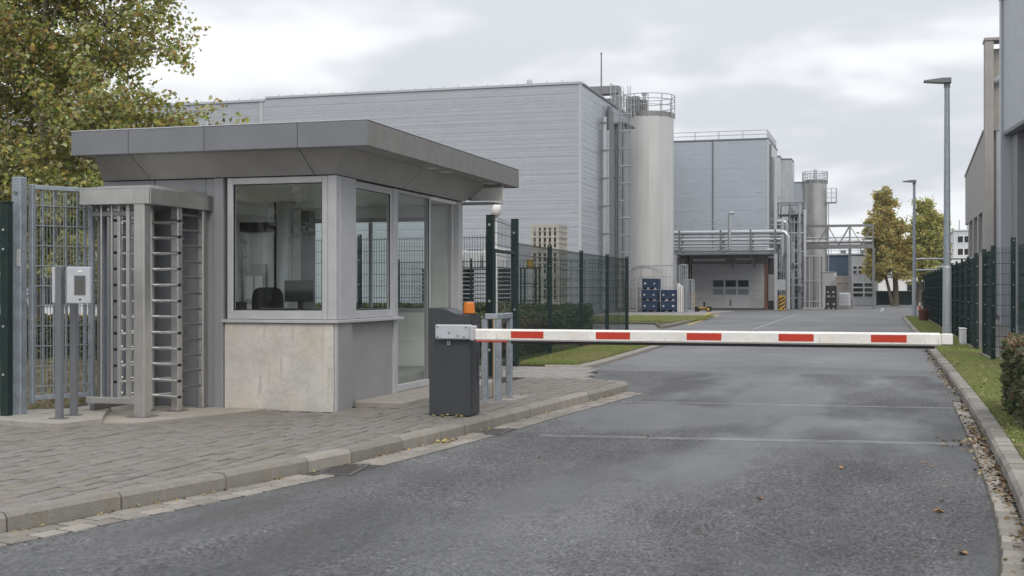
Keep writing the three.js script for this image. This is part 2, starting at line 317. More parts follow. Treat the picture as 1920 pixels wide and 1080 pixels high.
// asphalt: patches of age and damp, seams, speckled stone
const wet = (x, s) => {                                    // 0 dry .. 1 damp
  const n = fbm(x * 0.55, s * 0.16, 2.2, 4), m = fbm(x * 1.7, s * 0.5, 7.7, 4);
  let w = smooth(-0.22, 0.34, n + 0.45 * m);
  const pool = Math.hypot((x + 2.55) / 1.15, (s - 14.6) / 1.9) + 0.35 * m; w = Math.max(w, 0.9 * smooth(1.1, 0.7, pool));
  w = Math.max(w, 0.85 * smooth(1.1, 0.6, Math.hypot((x + 1.3) / 0.9, (s - 17.5) / 4) + 0.5 * m));
  return w;
};
const GR = new Float32Array(1 << 18); for (let i = 0; i < GR.length; i++) GR[i] = rnd();
const grainAt = (i, j) => GR[((i * 73856093) ^ (j * 19349663)) & (GR.length - 1)];
function asphaltMaps(x0, x1, s0, s1, W, Hh, far) {
  const color = dataTex(W, Hh, (u, v) => {
    const x = lerp(x0, x1, u), s = lerp(s0, s1, v);
    const n = fbm(x * 0.8, s * 0.35, 1.3, 4), f = fbm(x * 3.1, s * 2.1, 4.4, 4);
    let a = 0.092 * (1 + 0.35 * n + 0.22 * f);
    if (!far) {
      const i = Math.floor(x / 0.0135 + 3 * Math.sin(s * 9)), j = Math.floor(s / 0.03), g = grainAt(i, j); const gw = wet(x, s), ga = lerp(1, 0.45, gw); a *= 1 + ga * (0.95 * (grainAt(i + 917, j) - 0.5) + 0.3 * (rnd() - 0.5)); if (g > 0.975) a *= 1 + ga * 1.4 * grainAt(i, j + 77); else if (g < 0.07) a *= 1 - 0.45 * ga;
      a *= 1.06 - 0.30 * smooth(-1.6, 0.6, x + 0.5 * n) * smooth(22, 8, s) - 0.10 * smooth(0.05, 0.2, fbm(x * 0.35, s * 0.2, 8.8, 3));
      const w = gw; a *= lerp(1.10, 0.78, w); { const q = fbm(x * 0.9, s * 0.22, 21, 4); a *= 1 - 0.22 * smooth(0.04, 0.16, q) + 0.16 * smooth(-0.06, -0.2, q); }
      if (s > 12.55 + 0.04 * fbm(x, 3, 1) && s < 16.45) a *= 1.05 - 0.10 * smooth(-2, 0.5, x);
      for (const [c, sl, h] of [[12.55, 0.12, 0.12], [16.5, 0.06, 0.10]]) { // two cut and sealed joints across the lane
        const e = Math.abs(s - (c + sl * (x + 1.2) + 0.05 * fbm(x * 1.5, c, 6)));
        if (e < h * 0.8 && x > -3.35) a = e < h * 0.12 ? a * 0.5 : lerp(a, 0.27, clamp(0.5 + 1.3 * fbm(x * 4, s * 24, 2))); else if (e < h * 1.9) a *= 0.80;
      }
      for (const q of [-2.75, -0.75]) a *= 1 - 0.10 * smooth(0.5, 0.1, Math.abs(x - q + 0.2 * n));
      for (const [ox, os, r] of [[-1.9, 9.6, 0.16], [-1.75, 10.3, 0.09], [-1.6, 13.2, 0.2], [-2.1, 8.1, 0.12], [-0.2, 14.8, 0.14], [-1.4, 11.4, 0.07]]) { const e = Math.hypot(x - ox, (s - os) * 0.8) / r + 0.8 * f; if (e < 1) a *= lerp(0.55, 1, e); }
    } else {
      a *= 1.32 + 0.25 * rnd();
      const band = [[24.5, 0.9], [31.4, 1.12], [38, 0.94], [52, 1.1], [66, 0.92], [83, 1.12], [400, 1.0]]; for (const [q, k] of band) if (s < q + 1.2 * fbm(x * 0.4, q, 2)) { a *= k; break; }
    }
    return [a * 0.99, a * 0.995, a * 1.02];
  });
  const rough = dataTex(W / 2, Hh / 2, (u, v) => {
    const x = lerp(x0, x1, u), s = lerp(s0, s1, v);
    return far ? 0.62 + 0.3 * fbm(x * 0.3, s * 0.1, 5, 4) : lerp(0.86, 0.34, wet(x, s)) + 0.06 * (rnd() - 0.5);
  }, false);
  return { color, rough };
}
function sheet(name, x0, x1, s0, s1, y, maps, bumpScale, bsize) {
  const g = new THREE.BufferGeometry();
  g.setAttribute('position', new THREE.Float32BufferAttribute([x0, y, -s0, x1, y, -s0, x1, y, -s1, x0, y, -s1], 3));
  g.setAttribute('normal', new THREE.Float32BufferAttribute([0, 1, 0, 0, 1, 0, 0, 1, 0, 0, 1, 0], 3));
  g.setAttribute('uv', new THREE.Float32BufferAttribute([0, 0, 1, 0, 1, 1, 0, 1], 2)); g.setIndex([0, 1, 2, 0, 2, 3]);
  const m = new THREE.MeshStandardMaterial({ map: maps.color, roughnessMap: maps.rough, roughness: 1, bumpMap: D.bumpF.clone(), bumpScale });
  m.bumpMap.repeat.set((x1 - x0) / bsize, (s1 - s0) / bsize); m.bumpMap.needsUpdate = true;
  return struct(place(new THREE.Mesh(g, m), name));
}
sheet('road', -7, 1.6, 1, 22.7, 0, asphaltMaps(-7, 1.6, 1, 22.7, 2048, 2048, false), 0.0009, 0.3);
sheet('yard_road', -40, 20, 22.7, 190, 0, asphaltMaps(-40, 20, 22.7, 190, 1024, 2048, true), 0.004, 0.6);
{ // worn paint on the far asphalt and the yellow kerb marking
  const wp = mat([0.36, 0.36, 0.355], { d: 'conc', size: 0.9, rough: 0.8 }), yp = mat([0.55, 0.40, 0.10], { d: 'conc', size: 0.9, rough: 0.8 });
  const line = B(); for (const [a, b, c, d, w] of [[-4.70, 48, -4.95, 66, 0.10], [-4.97, 68, -5.1, 80, 0.10], [-3.4, 78, -2.6, 78.4, 0.3], [-0.1, 92, 0.05, 112, 0.2], [-2.2, 33.5, -1.3, 33.4, 0.16]]) { const n = new THREE.Vector3(d - b, 0, c - a).normalize(); line.prism([[a - n.x * w / 2, b + n.z * w / 2], [a + n.x * w / 2, b - n.z * w / 2], [c + n.x * w / 2, d - n.z * w / 2], [c - n.x * w / 2, d + n.z * w / 2]], 0.001, 0.004); }
  struct(line.build('road_marking', wp));
  struct(B().prism([[-9.75, 77.5], [-9.55, 77.5], [-8.0, 54], [-8.15, 54]], 0.001, 0.004).build('yellow_road_marking', yp));
}

// kerbs: single stones with open joints
const kerbMats = [0.29, 0.225, 0.33, 0.255].map((c) => mat([c, c * 0.95, c * 0.86], { d: 'stain', size: 0.55, rough: 0.9, bump: 0.005, bsize: 0.4 }));
const pick = (a) => a[Math.floor(rnd() * a.length) % a.length];
function kerbStone(x0, s0, x1, s1, w, side, top, parent, m, gap = 0.006) { // one stone, its road-side top edge from (x0,s0) to (x1,s1), body away on `side`
  const a = V(x0, 0, s0), b = V(x1, 0, s1), dir = new THREE.Vector3().subVectors(b, a), L = dir.length() - gap; dir.normalize();
  const nrm = new THREE.Vector3(-dir.z, 0, dir.x).multiplyScalar(side); // away from the road
  const y0 = -0.1, c = 0.022, prof = [[-0.012, y0], [-0.006, top - c * 1.3], [c, top], [w - 0.004, top], [w, top - 0.006], [w, y0]];
  const st = a.clone().addScaledVector(dir, gap / 2), j = rr(-0.004, 0.004), k = rr(-0.003, 0.003);
  const ring = prof.map(([t, y]) => st.clone().addScaledVector(nrm, t + k).setY(y + (y > 0.05 ? j : 0)));
  const q = ring.map((p) => p.clone().addScaledVector(dir, L)), mb = B(), n = ring.length;
  for (let i = 0; i < n; i++) { const i2 = (i + 1) % n; side > 0 ? mb.quad(ring[i], q[i], q[i2], ring[i2]) : mb.quad(ring[i], ring[i2], q[i2], q[i]); }
  for (let i = 1; i < n - 1; i++) { mb.tri(ring[0], ...(side > 0 ? [ring[i], ring[i + 1]] : [ring[i + 1], ring[i]])); mb.tri(q[0], ...(side > 0 ? [q[i + 1], q[i]] : [q[i], q[i + 1]])); }
  return mb.build('kerbstone', m, parent);
}
const kL = structGroup('kerb');
{
  const js = [3.7, 4.6, 5.5, 6.41, 7.29, 8.26, 9.22, 9.83, 10.72, 11.52, 12.08, 12.87, 13.46, 14.02, 15.1, 16.2, 17.1, 17.9];
  for (let i = 0; i < js.length - 1; i++) kerbStone(kerbL(js[i]), js[i], kerbL(js[i + 1]), js[i + 1], 0.145, -1, 0.122, kL, pick(kerbMats), 0.014);
  const nose = [[kerbL(17.9), 17.9], [-3.62, 18.25], [-3.8, 18.55], [-4.15, 18.8], [-4.7, 18.98], [-5.3, 19.02], [-6, 19.04]];
  for (let i = 0; i < nose.length - 1; i++) kerbStone(...nose[i], ...nose[i + 1], 0.15, -1, 0.12 - 0.004 * i, kL, pick(kerbMats), 0.01);
}
const kR = structGroup('kerb');
{ let s = 4.2; while (s < 70) { const L = s < 30 ? 0.30 : 0.9; kerbStone(kerbR(s), s, kerbR(s + L), s + L, 0.15, 1, 0.118, kR, pick(kerbMats), 0.010); s += L; } }
const kG = structGroup('kerb');                            // low edging along the left verge and the yard entrance
{
  const e = [[-6.05, 22.6], [-5.36, 22.7], [-5.30, 24], [-5.36, 27], [-5.45, 30], [-5.55, 33], [-5.66, 35.4], [-5.95, 36.6], [-6.6, 37.2], [-8, 37.6]];
  for (let i = 0; i < e.length - 1; i++) { const [x0, s0] = e[i], [x1, s1] = e[i + 1], n = Math.max(1, Math.round(Math.hypot(x1 - x0, s1 - s0))); for (let k = 0; k < n; k++) kerbStone(lerp(x0, x1, k / n), lerp(s0, s1, k / n), lerp(x0, x1, (k + 1) / n), lerp(s0, s1, (k + 1) / n), 0.13, -1, 0.085, kG, kerbMats[2], 0.01); }
}
const kY = structGroup('kerb');
{
  const ye = mat([0.52, 0.36, 0.07], { d: 'conc', size: 0.8, rough: 0.85 }), e = [[-8.1, 48], [-8.3, 54], [-8.75, 62], [-9.4, 70], [-10.05, 77]];
  for (let i = 0; i < e.length - 1; i++) for (let k = 0; k < 4; k++) kerbStone(lerp(e[i][0], e[i + 1][0], k / 4), lerp(e[i][1], e[i + 1][1], k / 4), lerp(e[i][0], e[i + 1][0], (k + 1) / 4), lerp(e[i][1], e[i + 1][1], (k + 1) / 4), 0.16, -1, 0.13, kY, i > 1 ? ye : kerbMats[1], 0.02);
}

// gutter: two rows of setts along each kerb
const settMats = [0.30, 0.24, 0.35, 0.27].map((c) => mat([c, c * 0.94, c * 0.85], { d: 'stain', size: 0.6, rough: 0.85, bump: 0.004, bsize: 0.3 }));
const settGeo = [0, 1, 2].map(() => { const g = chamfer(0.142 + rr(-0.006, 0.004), 0.06, 0.205 + rr(-0.01, 0.004), 0.009).clone(); const p = g.attributes.position, uv = new Float32Array(p.count * 2); for (let i = 0; i < p.count; i++) { uv[i * 2] = p.getX(i) + rnd() * 0; uv[i * 2 + 1] = p.getZ(i); } g.setAttribute('uv', new THREE.BufferAttribute(uv, 2)); return g; });
function gutter(f, side, s0, s1, rows, offs) {
  const g = structGroup('gutter');
  const bed = [], bed2 = []; for (let s = s0; s <= s1 + 0.01; s += 0.5) { bed.push([f(s) + side * 0.03, s]); bed2.unshift([f(s) - side * (0.152 * rows + 0.02), s]); }
  B().prism([...bed, ...bed2], -0.05, 0.0035).build('joint_bed', mat([0.07, 0.065, 0.055], { d: 'conc', size: 0.5, rough: 0.95 }), g);
  for (let r = 0; r < rows; r++) for (let s = s0 + 0.1 * (r % 2); s < s1; s += 0.213) {
    const ds = 0.1, dx = (f(s + ds) - f(s - ds)) / (2 * ds), L = Math.hypot(1, dx), o = offs + 0.15 * (r + 0.5);
    const mid = s + 0.1; if (side < 0 && ((mid > 9.12 && mid < 9.78) || (mid > 12.2 && mid < 12.72)) && r < 2) continue;
    const x = f(mid) - side * o / L * 1, q = mid + side * o * dx / L;
    const m = place(new THREE.Mesh(pick(settGeo), pick(settMats)), 'sett', g); m.position.copy(V(x, -0.0205 + rr(-0.003, 0.004), q)); m.rotation.set(rr(-0.012, 0.012), -Math.atan(dx) + rr(-0.02, 0.02), rr(-0.012, 0.012));
  }
  return g;
}
gutter(kerbL, -1, 4.4, 17.7, 2, 0.02);
gutter(kerbR, 1, 4.4, 17.2, 1, 0.012);

// pavement of small concrete blocks in courses along the road
const pav = structGroup('pavement');
B().prism([[-15, 3.2], [kerbL(3.2) - 0.1, 3.2], ...[4, 5, 6, 7, 8, 9, 10, 11, 12, 13, 14, 15, 16, 17].map((s) => [kerbL(s) - 0.1, s]), [-3.75, 18.1], [-4.2, 18.6], [-5, 18.9], [-9.2, 19.0], [-9.2, 11.1], [-15, 9.4]], -0.05, 0.108).build('joint_sand', mat([0.028, 0.026, 0.022], { d: 'conc', size: 0.5, rough: 0.95 }), pav);
{
  const tones = []; for (let i = 0; i < 9; i++) { const c = 0.212 * rr(0.86, 1.14); tones.push(mat([c, c * rr(0.93, 0.97), c * rr(0.83, 0.90)], { d: 'stain', size: 0.7, rough: 0.8, bump: 0.003, bsize: 0.3 })); }
  const W = 0.135, L = 0.215, gap = 0.017, far = new Map(); let near = [];
  const inside = (x, s) => x < kerbL(clamp(s, 3.2, 18.15)) - 0.142 && s < 18.9 - 0.35 * smooth(-4.6, -3.6, x) && !(x < -5.95 && s > 12.9) && !(x < -9.0 && s > 11.1) && !(x < -7.2 && s > 11.05 && x < -7.25 + (s - 11.1) * 0.3) && !(x > -6 && x < -5.32 && s > 13.55);
  const clip = (pts, f) => { const out = []; for (let i = 0; i < pts.length; i++) { const a = pts[i], b = pts[(i + 1) % pts.length], fa = f(a), fb = f(b); if (fa >= 0) out.push(a); if (fa * fb < 0) { const t = fa / (fa - fb); out.push([lerp(a[0], b[0], t), lerp(a[1], b[1], t)]); } } return out; };
  for (let r = 0; r < 64; r++) {
    const x0 = -12.2 + r * W;
    for (let s = 3.3 + (r % 2) * L / 2 + rr(-0.01, 0.01); s < 19; s += L) {
      const pts = [[x0 + gap / 2, s + gap / 2], [x0 + W - gap / 2, s + gap / 2], [x0 + W - gap / 2, s + L - gap / 2], [x0 + gap / 2, s + L - gap / 2]];
      const n = pts.filter(([x, q]) => inside(x, q)).length; if (!n) continue;
      if (n < 4) { const k = kerbL(clamp(s, 3.2, 18.1)), k2 = kerbL(clamp(s + L, 3.2, 18.1)); if (x0 > k - 1.2) { const c = clip(pts, ([x, q]) => lerp(k, k2, (q - s) / L) - 0.155 - x); if (c.length > 2 && s < 18.1) near.push({ c, x: x0, s }); } continue; }
      near.push({ x: x0 + W / 2, s: s + L / 2 });
    }
  }
  // the blocks that show largest are single pieces, the rest one bed
  const size = (b) => { const d = -Math.sin(-camera.rotation.y) * 0 + b.s * Math.cos(camera.rotation.y) - b.x * Math.sin(camera.rotation.y), lat = b.x * Math.cos(camera.rotation.y) + b.s * Math.sin(camera.rotation.y); return Math.abs(lat / d) < 0.42 && d > 5.2 ? 1 / d : 0; };
  near.sort((a, b) => size(b) - size(a));
  const geos = [0, 1, 2, 3].map(() => { const g = chamfer(W - gap + rr(-0.002, 0.002), 0.05, L - gap + rr(-0.003, 0.002), 0.006).clone(), p = g.attributes.position, uv = new Float32Array(p.count * 2), o = rnd(); for (let i = 0; i < p.count; i++) { uv[i * 2] = p.getX(i) + o; uv[i * 2 + 1] = p.getZ(i) + o; } g.setAttribute('uv', new THREE.BufferAttribute(uv, 2)); return g; });
  const rest = tones.map(() => []);
  near.forEach((b, i) => {
    const k = Math.floor(rnd() * tones.length), y = 0.12 + rr(-0.005, 0.004) + 0.012 * fbm(b.x * 0.6, b.s * 0.6, 3, 2);
    if (b.c) { const o = B().prism(b.c, y - 0.05, y - 0.002); o.build('paver', tones[k], pav); }
    else {
      const e = new THREE.Euler(rr(-0.008, 0.008), rr(-0.012, 0.012), rr(-0.012, 0.012)), c = V(b.x, y - 0.025, b.s);
      if (i < 290) { const m = place(new THREE.Mesh(pick(geos), tones[k]), 'paver', pav); m.position.copy(c); m.rotation.copy(e); }
      else rest[k].push(xf(c, e));
    }
  });
  rest.forEach((l, k) => { if (l.length) scatter(geos[k % 4], tones[k], l, 'paver_bed', pav); });
}
{ // lower drive-over strip behind the island, doorstep, turnstile slab
  const strip = structGroup('crossover');
  B().prism([[-9.2, 19.06], [-5.0, 19.06], [-4.5, 19.4], [-4.9, 21], [-5.3, 22.62], [-9.2, 22.62]], -0.05, 0.05).build('joint_sand', mat([0.14, 0.13, 0.115], { d: 'conc', size: 0.5, rough: 0.95 }), strip);
  const mats = [0.30, 0.26, 0.33].map((c) => mat([c, c * 0.95, c * 0.88], { d: 'conc', size: 0.7, rough: 0.85 })), lists = [[], [], []];
  for (let x = -9.1; x < -4.6; x += 0.2) for (let s = 19.12; s < 22.5; s += 0.2) if (x < -4.62 - 0.19 * (s - 19.4)) lists[Math.floor(rnd() * 3)].push(xf(V(x + 0.1, 0.037 + rr(-0.002, 0.002), s + 0.1), new THREE.Euler(0, 0, 0)));
  lists.forEach((l, k) => scatter(chamfer(0.192, 0.04, 0.192, 0.006), mats[k], l, 'paver_bed', strip));
  struct(B().box(-5.94, -5.34, 0.05, 0.175, 13.55, 17.5, 0.012).build('doorstep', M.slab));
  struct(B().prism([[-8.5, 11.75], [-7.62, 11.02], [-7.28, 11.06], [-6.72, 12.88], [-8.9, 12.9], [-8.9, 12.2]], 0.02, 0.128).build('concrete_slab', mat([0.42, 0.385, 0.34], { d: 'conc', size: 1.3, rough: 0.85, bump: 0.002, bsize: 0.5 })));
}
// drain grates in the gutter
function drain(x, s, yaw, label, l, w) {
  const t = thing('drain_grate', label, 'drain grate', [x, 0, s], 'gutter drains along the left kerb', yaw, true);
  B().box(-w / 2, w / 2, -0.06, 0.000, -l / 2, l / 2).build('sump', M.black, t);
  const f = B(); for (const q of [-1, 1]) { f.box(q * w / 2 - 0.018, q * w / 2 + 0.018, -0.03, 0.012, -l / 2 - 0.018, l / 2 + 0.018, 0.003); f.box(-w / 2 + 0.02, w / 2 - 0.02, -0.03, 0.012, q * l / 2 - 0.018, q * l / 2 + 0.018, 0.003); } const iron0 = mat([0.10, 0.095, 0.09], { d: 'conc', size: 0.3, rough: 0.7 }); f.build('frame', iron0, t);
  const iron = mat([0.10, 0.095, 0.09], { d: 'conc', size: 0.3, rough: 0.7, metal: 0.3 });
  for (let i = 0; i < 11; i++) B().box(-w / 2 + 0.02, w / 2 - 0.02, -0.03, 0.009, lerp(-l / 2, l / 2, (i + 0.7) / 11.4) - 0.009, lerp(-l / 2, l / 2, (i + 0.7) / 11.4) + 0.009, 0.002).build('bar', iron, t);
}
drain(kerbL(9.46) + 0.16, 9.46, 0.16, 'slotted iron drain grate in the gutter, the nearer one, left of the barrier cabinet', 0.58, 0.27);
drain(kerbL(12.45) + 0.16, 12.45, 0.1, 'dark drain grate in the gutter just beyond the barrier cabinet', 0.46, 0.26);

// verges
function verge(pts, y, name) { return struct(B().prism(pts, -0.05, y).build(name, mat([0.105, 0.095, 0.05], { d: 'conc', size: 0.8, rough: 0.95, bump: 0.02, bsize: 0.5 }))); }
const rEdge = []; for (let s = 4; s <= 70; s += 3) rEdge.push([kerbR(s) + 0.152, s]);
verge([...rEdge, [2.15, 70], [2.15, 24.5], [4.6, 24.5], [4.6, 4]], 0.105, 'verge');
verge([[-5.49, 22.9], [-5.43, 24], [-5.49, 27], [-5.58, 30], [-5.68, 33], [-5.8, 35.3], [-6.1, 36.4], [-6.7, 37.0], [-14, 37.4], [-14, 22.7], [-6, 22.7]], 0.08, 'verge');
verge([[-8.25, 48], [-8.45, 54], [-8.9, 62], [-9.2, 66], [-20, 66], [-20, 55], [-9.5, 54]], 0.07, 'verge');
struct(B().prism([[-9.35, 67], [-10.2, 77], [-9.9, 88], [-30, 88], [-30, 67]], -0.05, 0.06).build('yard_paving', mat([0.33, 0.32, 0.30], { d: 'conc', size: 6, rough: 0.9 })));
struct(B().prism([[-9.2, 11.3], [-9.2, 22.7], [-30, 26], [-40, 9.0], [-15, 9.3]], -0.05, 0.085).build('lawn', mat([0.17, 0.135, 0.075], { d: 'conc', size: 0.9, rough: 0.95, bump: 0.02, bsize: 0.4 })));
struct(B().prism([[2.35, 24.6], [5.4, 24.6], [5.4, 90], [2.35, 90]], -0.05, 0.03).build('side_path', mat([0.20, 0.195, 0.18], { d: 'conc', size: 3, rough: 0.9 })));

// ---------- gatehouse ----------
const booth = thing('gatehouse', 'grey metal gatehouse with flat overhanging roof, big windows and pale concrete base', 'gatehouse', [-7.4, 0.1, 15]);
{
  const P = 0.1, t = booth, FX = [-9.0, -8.243, -7.273, -6.128, -5.3], FS = [12.45, 14.29, 17.11, 18.3];
  // roof edge: flat panels with open joints
  for (let i = 0; i < 4; i++) boxPart('fascia_panel', M.fascia, t, [FX[i] + 0.003, FX[i + 1] - (i === 3 ? 0.0 : 0.003), 3.03, 3.302 + 0.002 * (i % 2), 12.45, 12.48], 0.004);
  for (let i = 0; i < 3; i++) boxPart('fascia_panel', M.fasciaDirty, t, [-5.33, -5.302, 3.03, 3.302, FS[i] + (i ? 0.003 : 0.033), FS[i + 1] - 0.003], 0.004);
  boxPart('fascia_panel', M.fascia, t, [-9.0, -8.97, 3.03, 3.302, 12.484, 18.3]); boxPart('fascia_panel', M.fascia, t, [-8.966, -5.334, 3.03, 3.302, 18.27, 18.3]);
  const roof = boxPart('roof', M.steelGrey, t, [-8.966, -5.334, 3.06, 3.27, 12.484, 18.266], 0);
  boxPart('edge_flashing', M.trim, roof, [-9.004, -5.296, 3.3045, 3.316, 12.446, 12.52], 0.002); boxPart('edge_flashing', M.trim, roof, [-5.36, -5.296, 3.3045, 3.316, 12.524, 18.304], 0.002);
  B().box(-8.965, -5.335, 3.036, 3.058, 12.485, 18.265).build('soffit', M.soffit, t);
  for (const s of [15.0, 15.55, 17.4]) { const l = B().box(-5.59, -5.41, 3.030, 3.0355, s - 0.13, s + 0.13, 0.001).build('downlight', M.alu, t); B().box(-5.565, -5.435, 3.026, 3.0305, s - 0.10, s + 0.10).build('lens', M.white, l); }
  // flared cornice panels under the roof, open mitred joints between them
  const cf = (x0, x1, s0 = 12.62, s1 = 12.905, j0 = 0, j1 = 0) => [V(x0, 3.034, s0), V(x1, 3.034, s0), V(x1 + j1, 2.775, s1), V(x0 + j0, 2.775, s1)];
  const fr = (a, b, ja, jb) => B().outline(cf(a, b, 12.62, 12.905, ja, jb), V(0, 0.01, 0.02).setZ(-0.02)).build('cornice_panel', M.soffit, t);
  fr(-8.80, -8.325, -0.09, 0.075); fr(-8.312, -6.19, 0.075, 0.05); fr(-6.178, -5.62, 0.05, -0.262);
  const sd = (a, b, ja, jb, m = M.soffit) => B().outline([V(-5.618, 3.034, a), V(-5.618, 3.034, b), V(-5.885, 2.775, b + jb), V(-5.885, 2.775, a + ja)], new THREE.Vector3(-0.02, 0.01, 0)).build('cornice_panel', m, t);
  sd(12.625, 15.06, 0.285, -0.1); sd(15.073, 17.72, -0.1, -0.28);
  B().box(-8.85, -5.9, 2.77, 3.034, 12.95, 17.4).build('cornice_core', M.darkRecess, t);
  // lighter shutter box and thin tray on the rear corner, under the roof
  const sb = B().boxAt(V(-5.64, 2.915, 17.72), 0.52, 0.21, 0.09, 0.12, 0.008, 0.45).build('shutter_box', M.offWhite, t);
  boxPart('bracket', M.steelGrey, sb, [-5.93, -5.86, 2.82, 3.0, 17.55, 17.75]);
  boxPart('tray', M.soffit, t, [-8.7, -5.42, 2.752, 2.768, 17.46, 17.85], 0.002);
  // walls
  boxPart('wall_panel', M.wallGrey, t, [-8.9, -8.21, P, 2.765, 12.93, 12.99]); boxPart('wall_panel', M.wallGrey, t, [-8.2, -7.53, P, 2.765, 12.935, 12.99]);
  boxPart('wall_panel', M.wallGrey, t, [-7.523, -7.40, P, 2.765, 12.93, 12.99]);
  boxPart('column', M.wallGrey, t, [-7.392, -7.276, P, 2.765, 12.88, 13.0], 0.006);
  for (const q of [[P, 1.15, 13.0, 17.4], [2.56, 2.765, 13.0, 17.4], [1.151, 2.559, 13.0, 13.3], [1.151, 2.559, 15.9, 17.4]]) B().box(-8.9, -8.84, ...q).build('wall', M.wallGrey, t); for (const q of [[-8.83, -8.3, P, 2.765], [-6.35, -5.95, P, 2.765], [-8.299, -6.351, P, 1.15], [-8.299, -6.351, 2.55, 2.765]]) B().box(...q, 17.34, 17.4).build('wall', M.wallGrey, t);
  B().box(-8.84, -6.06, 0.06, 0.36, 13.11, 17.28).build('floor', mat([0.34, 0.335, 0.32], { d: 'conc', size: 2, rough: 0.6 }), t);
  B().box(-8.84, -5.94, 2.72, 2.765, 13.0, 17.34).build('ceiling', M.offWhite, t);
  for (const q of [[-8.79, -8.3, 0.36, 2.718], [-6.35, -6.05, 0.36, 2.718], [-8.299, -6.351, 0.36, 1.15], [-8.299, -6.351, 2.55, 2.718]]) B().box(...q, 17.29, 17.335).build('inner_wall', M.offWhite, t); for (const q of [[0.36, 1.15, 13.01, 17.28], [2.56, 2.718, 13.01, 17.28], [1.151, 2.559, 13.01, 13.3], [1.151, 2.559, 15.9, 17.28]]) B().box(-8.838, -8.79, ...q).build('inner_wall', M.offWhite, t); 
  boxPart('partition', M.offWhite, t, [-8.78, -8.22, 0.361, 2.28, 16.1, 16.16]); boxPart('partition', M.palePanel, t, [-8.2, -8.02, 0.361, 2.716, 16.0, 16.25]); boxPart('partition', M.black, t, [-8.225, -8.203, 0.361, 2.716, 15.98, 16.1]);
  boxPart('partition', M.offWhite, t, [-8.015, -7.87, 0.361, 2.60, 16.14, 16.2]); boxPart('partition', M.steelGrey, t, [-7.865, -7.74, 0.361, 2.6, 16.1, 16.3]);
  boxPart('bulkhead', M.darkRecess, t, [-8.78, -8.22, 2.30, 2.44, 16.02, 16.16]);
  const idoor = B().box(-8.75, -8.4, 0.37, 1.85, 16.06, 16.095, 0.004).build('inner_door', M.greyDoor, t);
  for (const y of [0.55, 0.95, 1.35]) { boxPart('door_panel', M.white, idoor, [-8.72, -8.59, y, y + 0.33, 16.05, 16.059]); boxPart('door_panel', M.white, idoor, [-8.56, -8.43, y, y + 0.33, 16.05, 16.059]); }
  // pale concrete plinth, sill, cladding below the side window
  const cb = B().box(-7.268, -5.90, P - 0.02, 1.10, 12.895, 13.1, 0.008).build('concrete_base', M.concrete, t);
  const sill = B(); sill.box(-7.285, -5.83, 1.103, 1.14, 12.855, 13.0, 0.006); sill.box(-5.98, -5.83, 1.103, 1.14, 13.003, 14.88, 0.006); sill.build('sill', M.alu, t);
  boxPart('corner_profile', M.alu, t, [-5.894, -5.868, P, 1.10, 12.905, 12.96], 0.004); boxPart('corner_profile', M.cladGrey, t, [-5.905, -5.868, P, 1.10, 12.963, 13.34], 0.004);
  for (const [a, b] of [[13.347, 13.99], [13.998, 14.74]]) boxPart('cladding_panel', M.cladGrey, t, [-5.98, -5.94, P + 0.01, 1.10, a, b]);
  boxPart('corner_profile', M.alu, t, [-5.99, -5.915, P, 2.765, 14.747, 14.86], 0.004);
  // corner post and windows
  boxPart('corner_post', M.alu, t, [-5.972, -5.868, 1.143, 2.765, 12.9, 13.0], 0.006); boxPart('corner_post', M.alu, t, [-5.96, -5.868, 1.143, 2.765, 13.004, 13.46], 0.006);
  boxPart('jamb', M.darkRecess, t, [-7.27, -7.245, 1.143, 2.765, 12.93, 13.02]);
  const frame = (name, x0, x1, y0, y1, w, s0, s1, bot = w) => { const f = B(); f.box(x0, x0 + w, y0, y1, s0, s1, 0.006); f.box(x1 - w, x1, y0, y1, s0, s1, 0.006); f.box(x0 + w + 0.001, x1 - w - 0.001, y1 - w, y1 - 0.001, s0 + 0.002, s1 - 0.002, 0.005); f.box(x0 + w + 0.001, x1 - w - 0.001, y0 + 0.001, y0 + bot, s0 + 0.002, s1 - 0.002, 0.005); return f.build(name, M.alu, t); };
  const side = (name, s0, s1, y0, y1, w, x0, x1, bot = w, wr = w) => { const f = B(); f.box(x0, x1, y0, y1, s0, s0 + w, 0.005); f.box(x0, x1, y0, y1, s1 - wr, s1, 0.005); f.box(x0 + 0.002, x1 - 0.002, y1 - w, y1 - 0.001, s0 + w + 0.001, s1 - wr - 0.001, 0.005); f.box(x0 + 0.002, x1 - 0.002, y0 + 0.001, y0 + bot, s0 + w + 0.001, s1 - wr - 0.001, 0.005); return f.build(name, M.alu, t); };
  const w1 = frame('window', -7.242, -5.976, 1.143, 2.765, 0.075, 12.915, 12.985, 0.1);
  const seal = B(); seal.box(-7.167, -7.16, 1.25, 2.688, 12.93, 12.95); seal.box(-6.06, -6.053, 1.25, 2.688, 12.93, 12.95); seal.box(-7.16, -6.06, 2.681, 2.688, 12.93, 12.95); seal.box(-7.16, -6.06, 1.25, 1.257, 12.93, 12.95); seal.build('seal', M.black, w1);
  const pane = (p, x0, x1, y0, y1, s) => B().quad(V(x0, y0, s), V(x1, y0, s), V(x1, y1, s), V(x0, y1, s)).build('pane', M.glass, p);
  const paneS = (p, x, s0, s1, y0, y1) => B().quad(V(x, y0, s0), V(x, y0, s1), V(x, y1, s1), V(x, y1, s0)).build('pane', M.glass, p);
  const w3 = frame('window', -8.3, -6.35, 1.15, 2.55, 0.06, 17.30, 17.37); pane(w3, -8.25, -7.36, 1.2, 2.5, 17.345); pane(w3, -7.29, -6.4, 1.2, 2.5, 17.345); boxPart('glazing_bar', M.alu, w3, [-7.35, -7.30, 1.215, 2.485, 17.31, 17.36]);
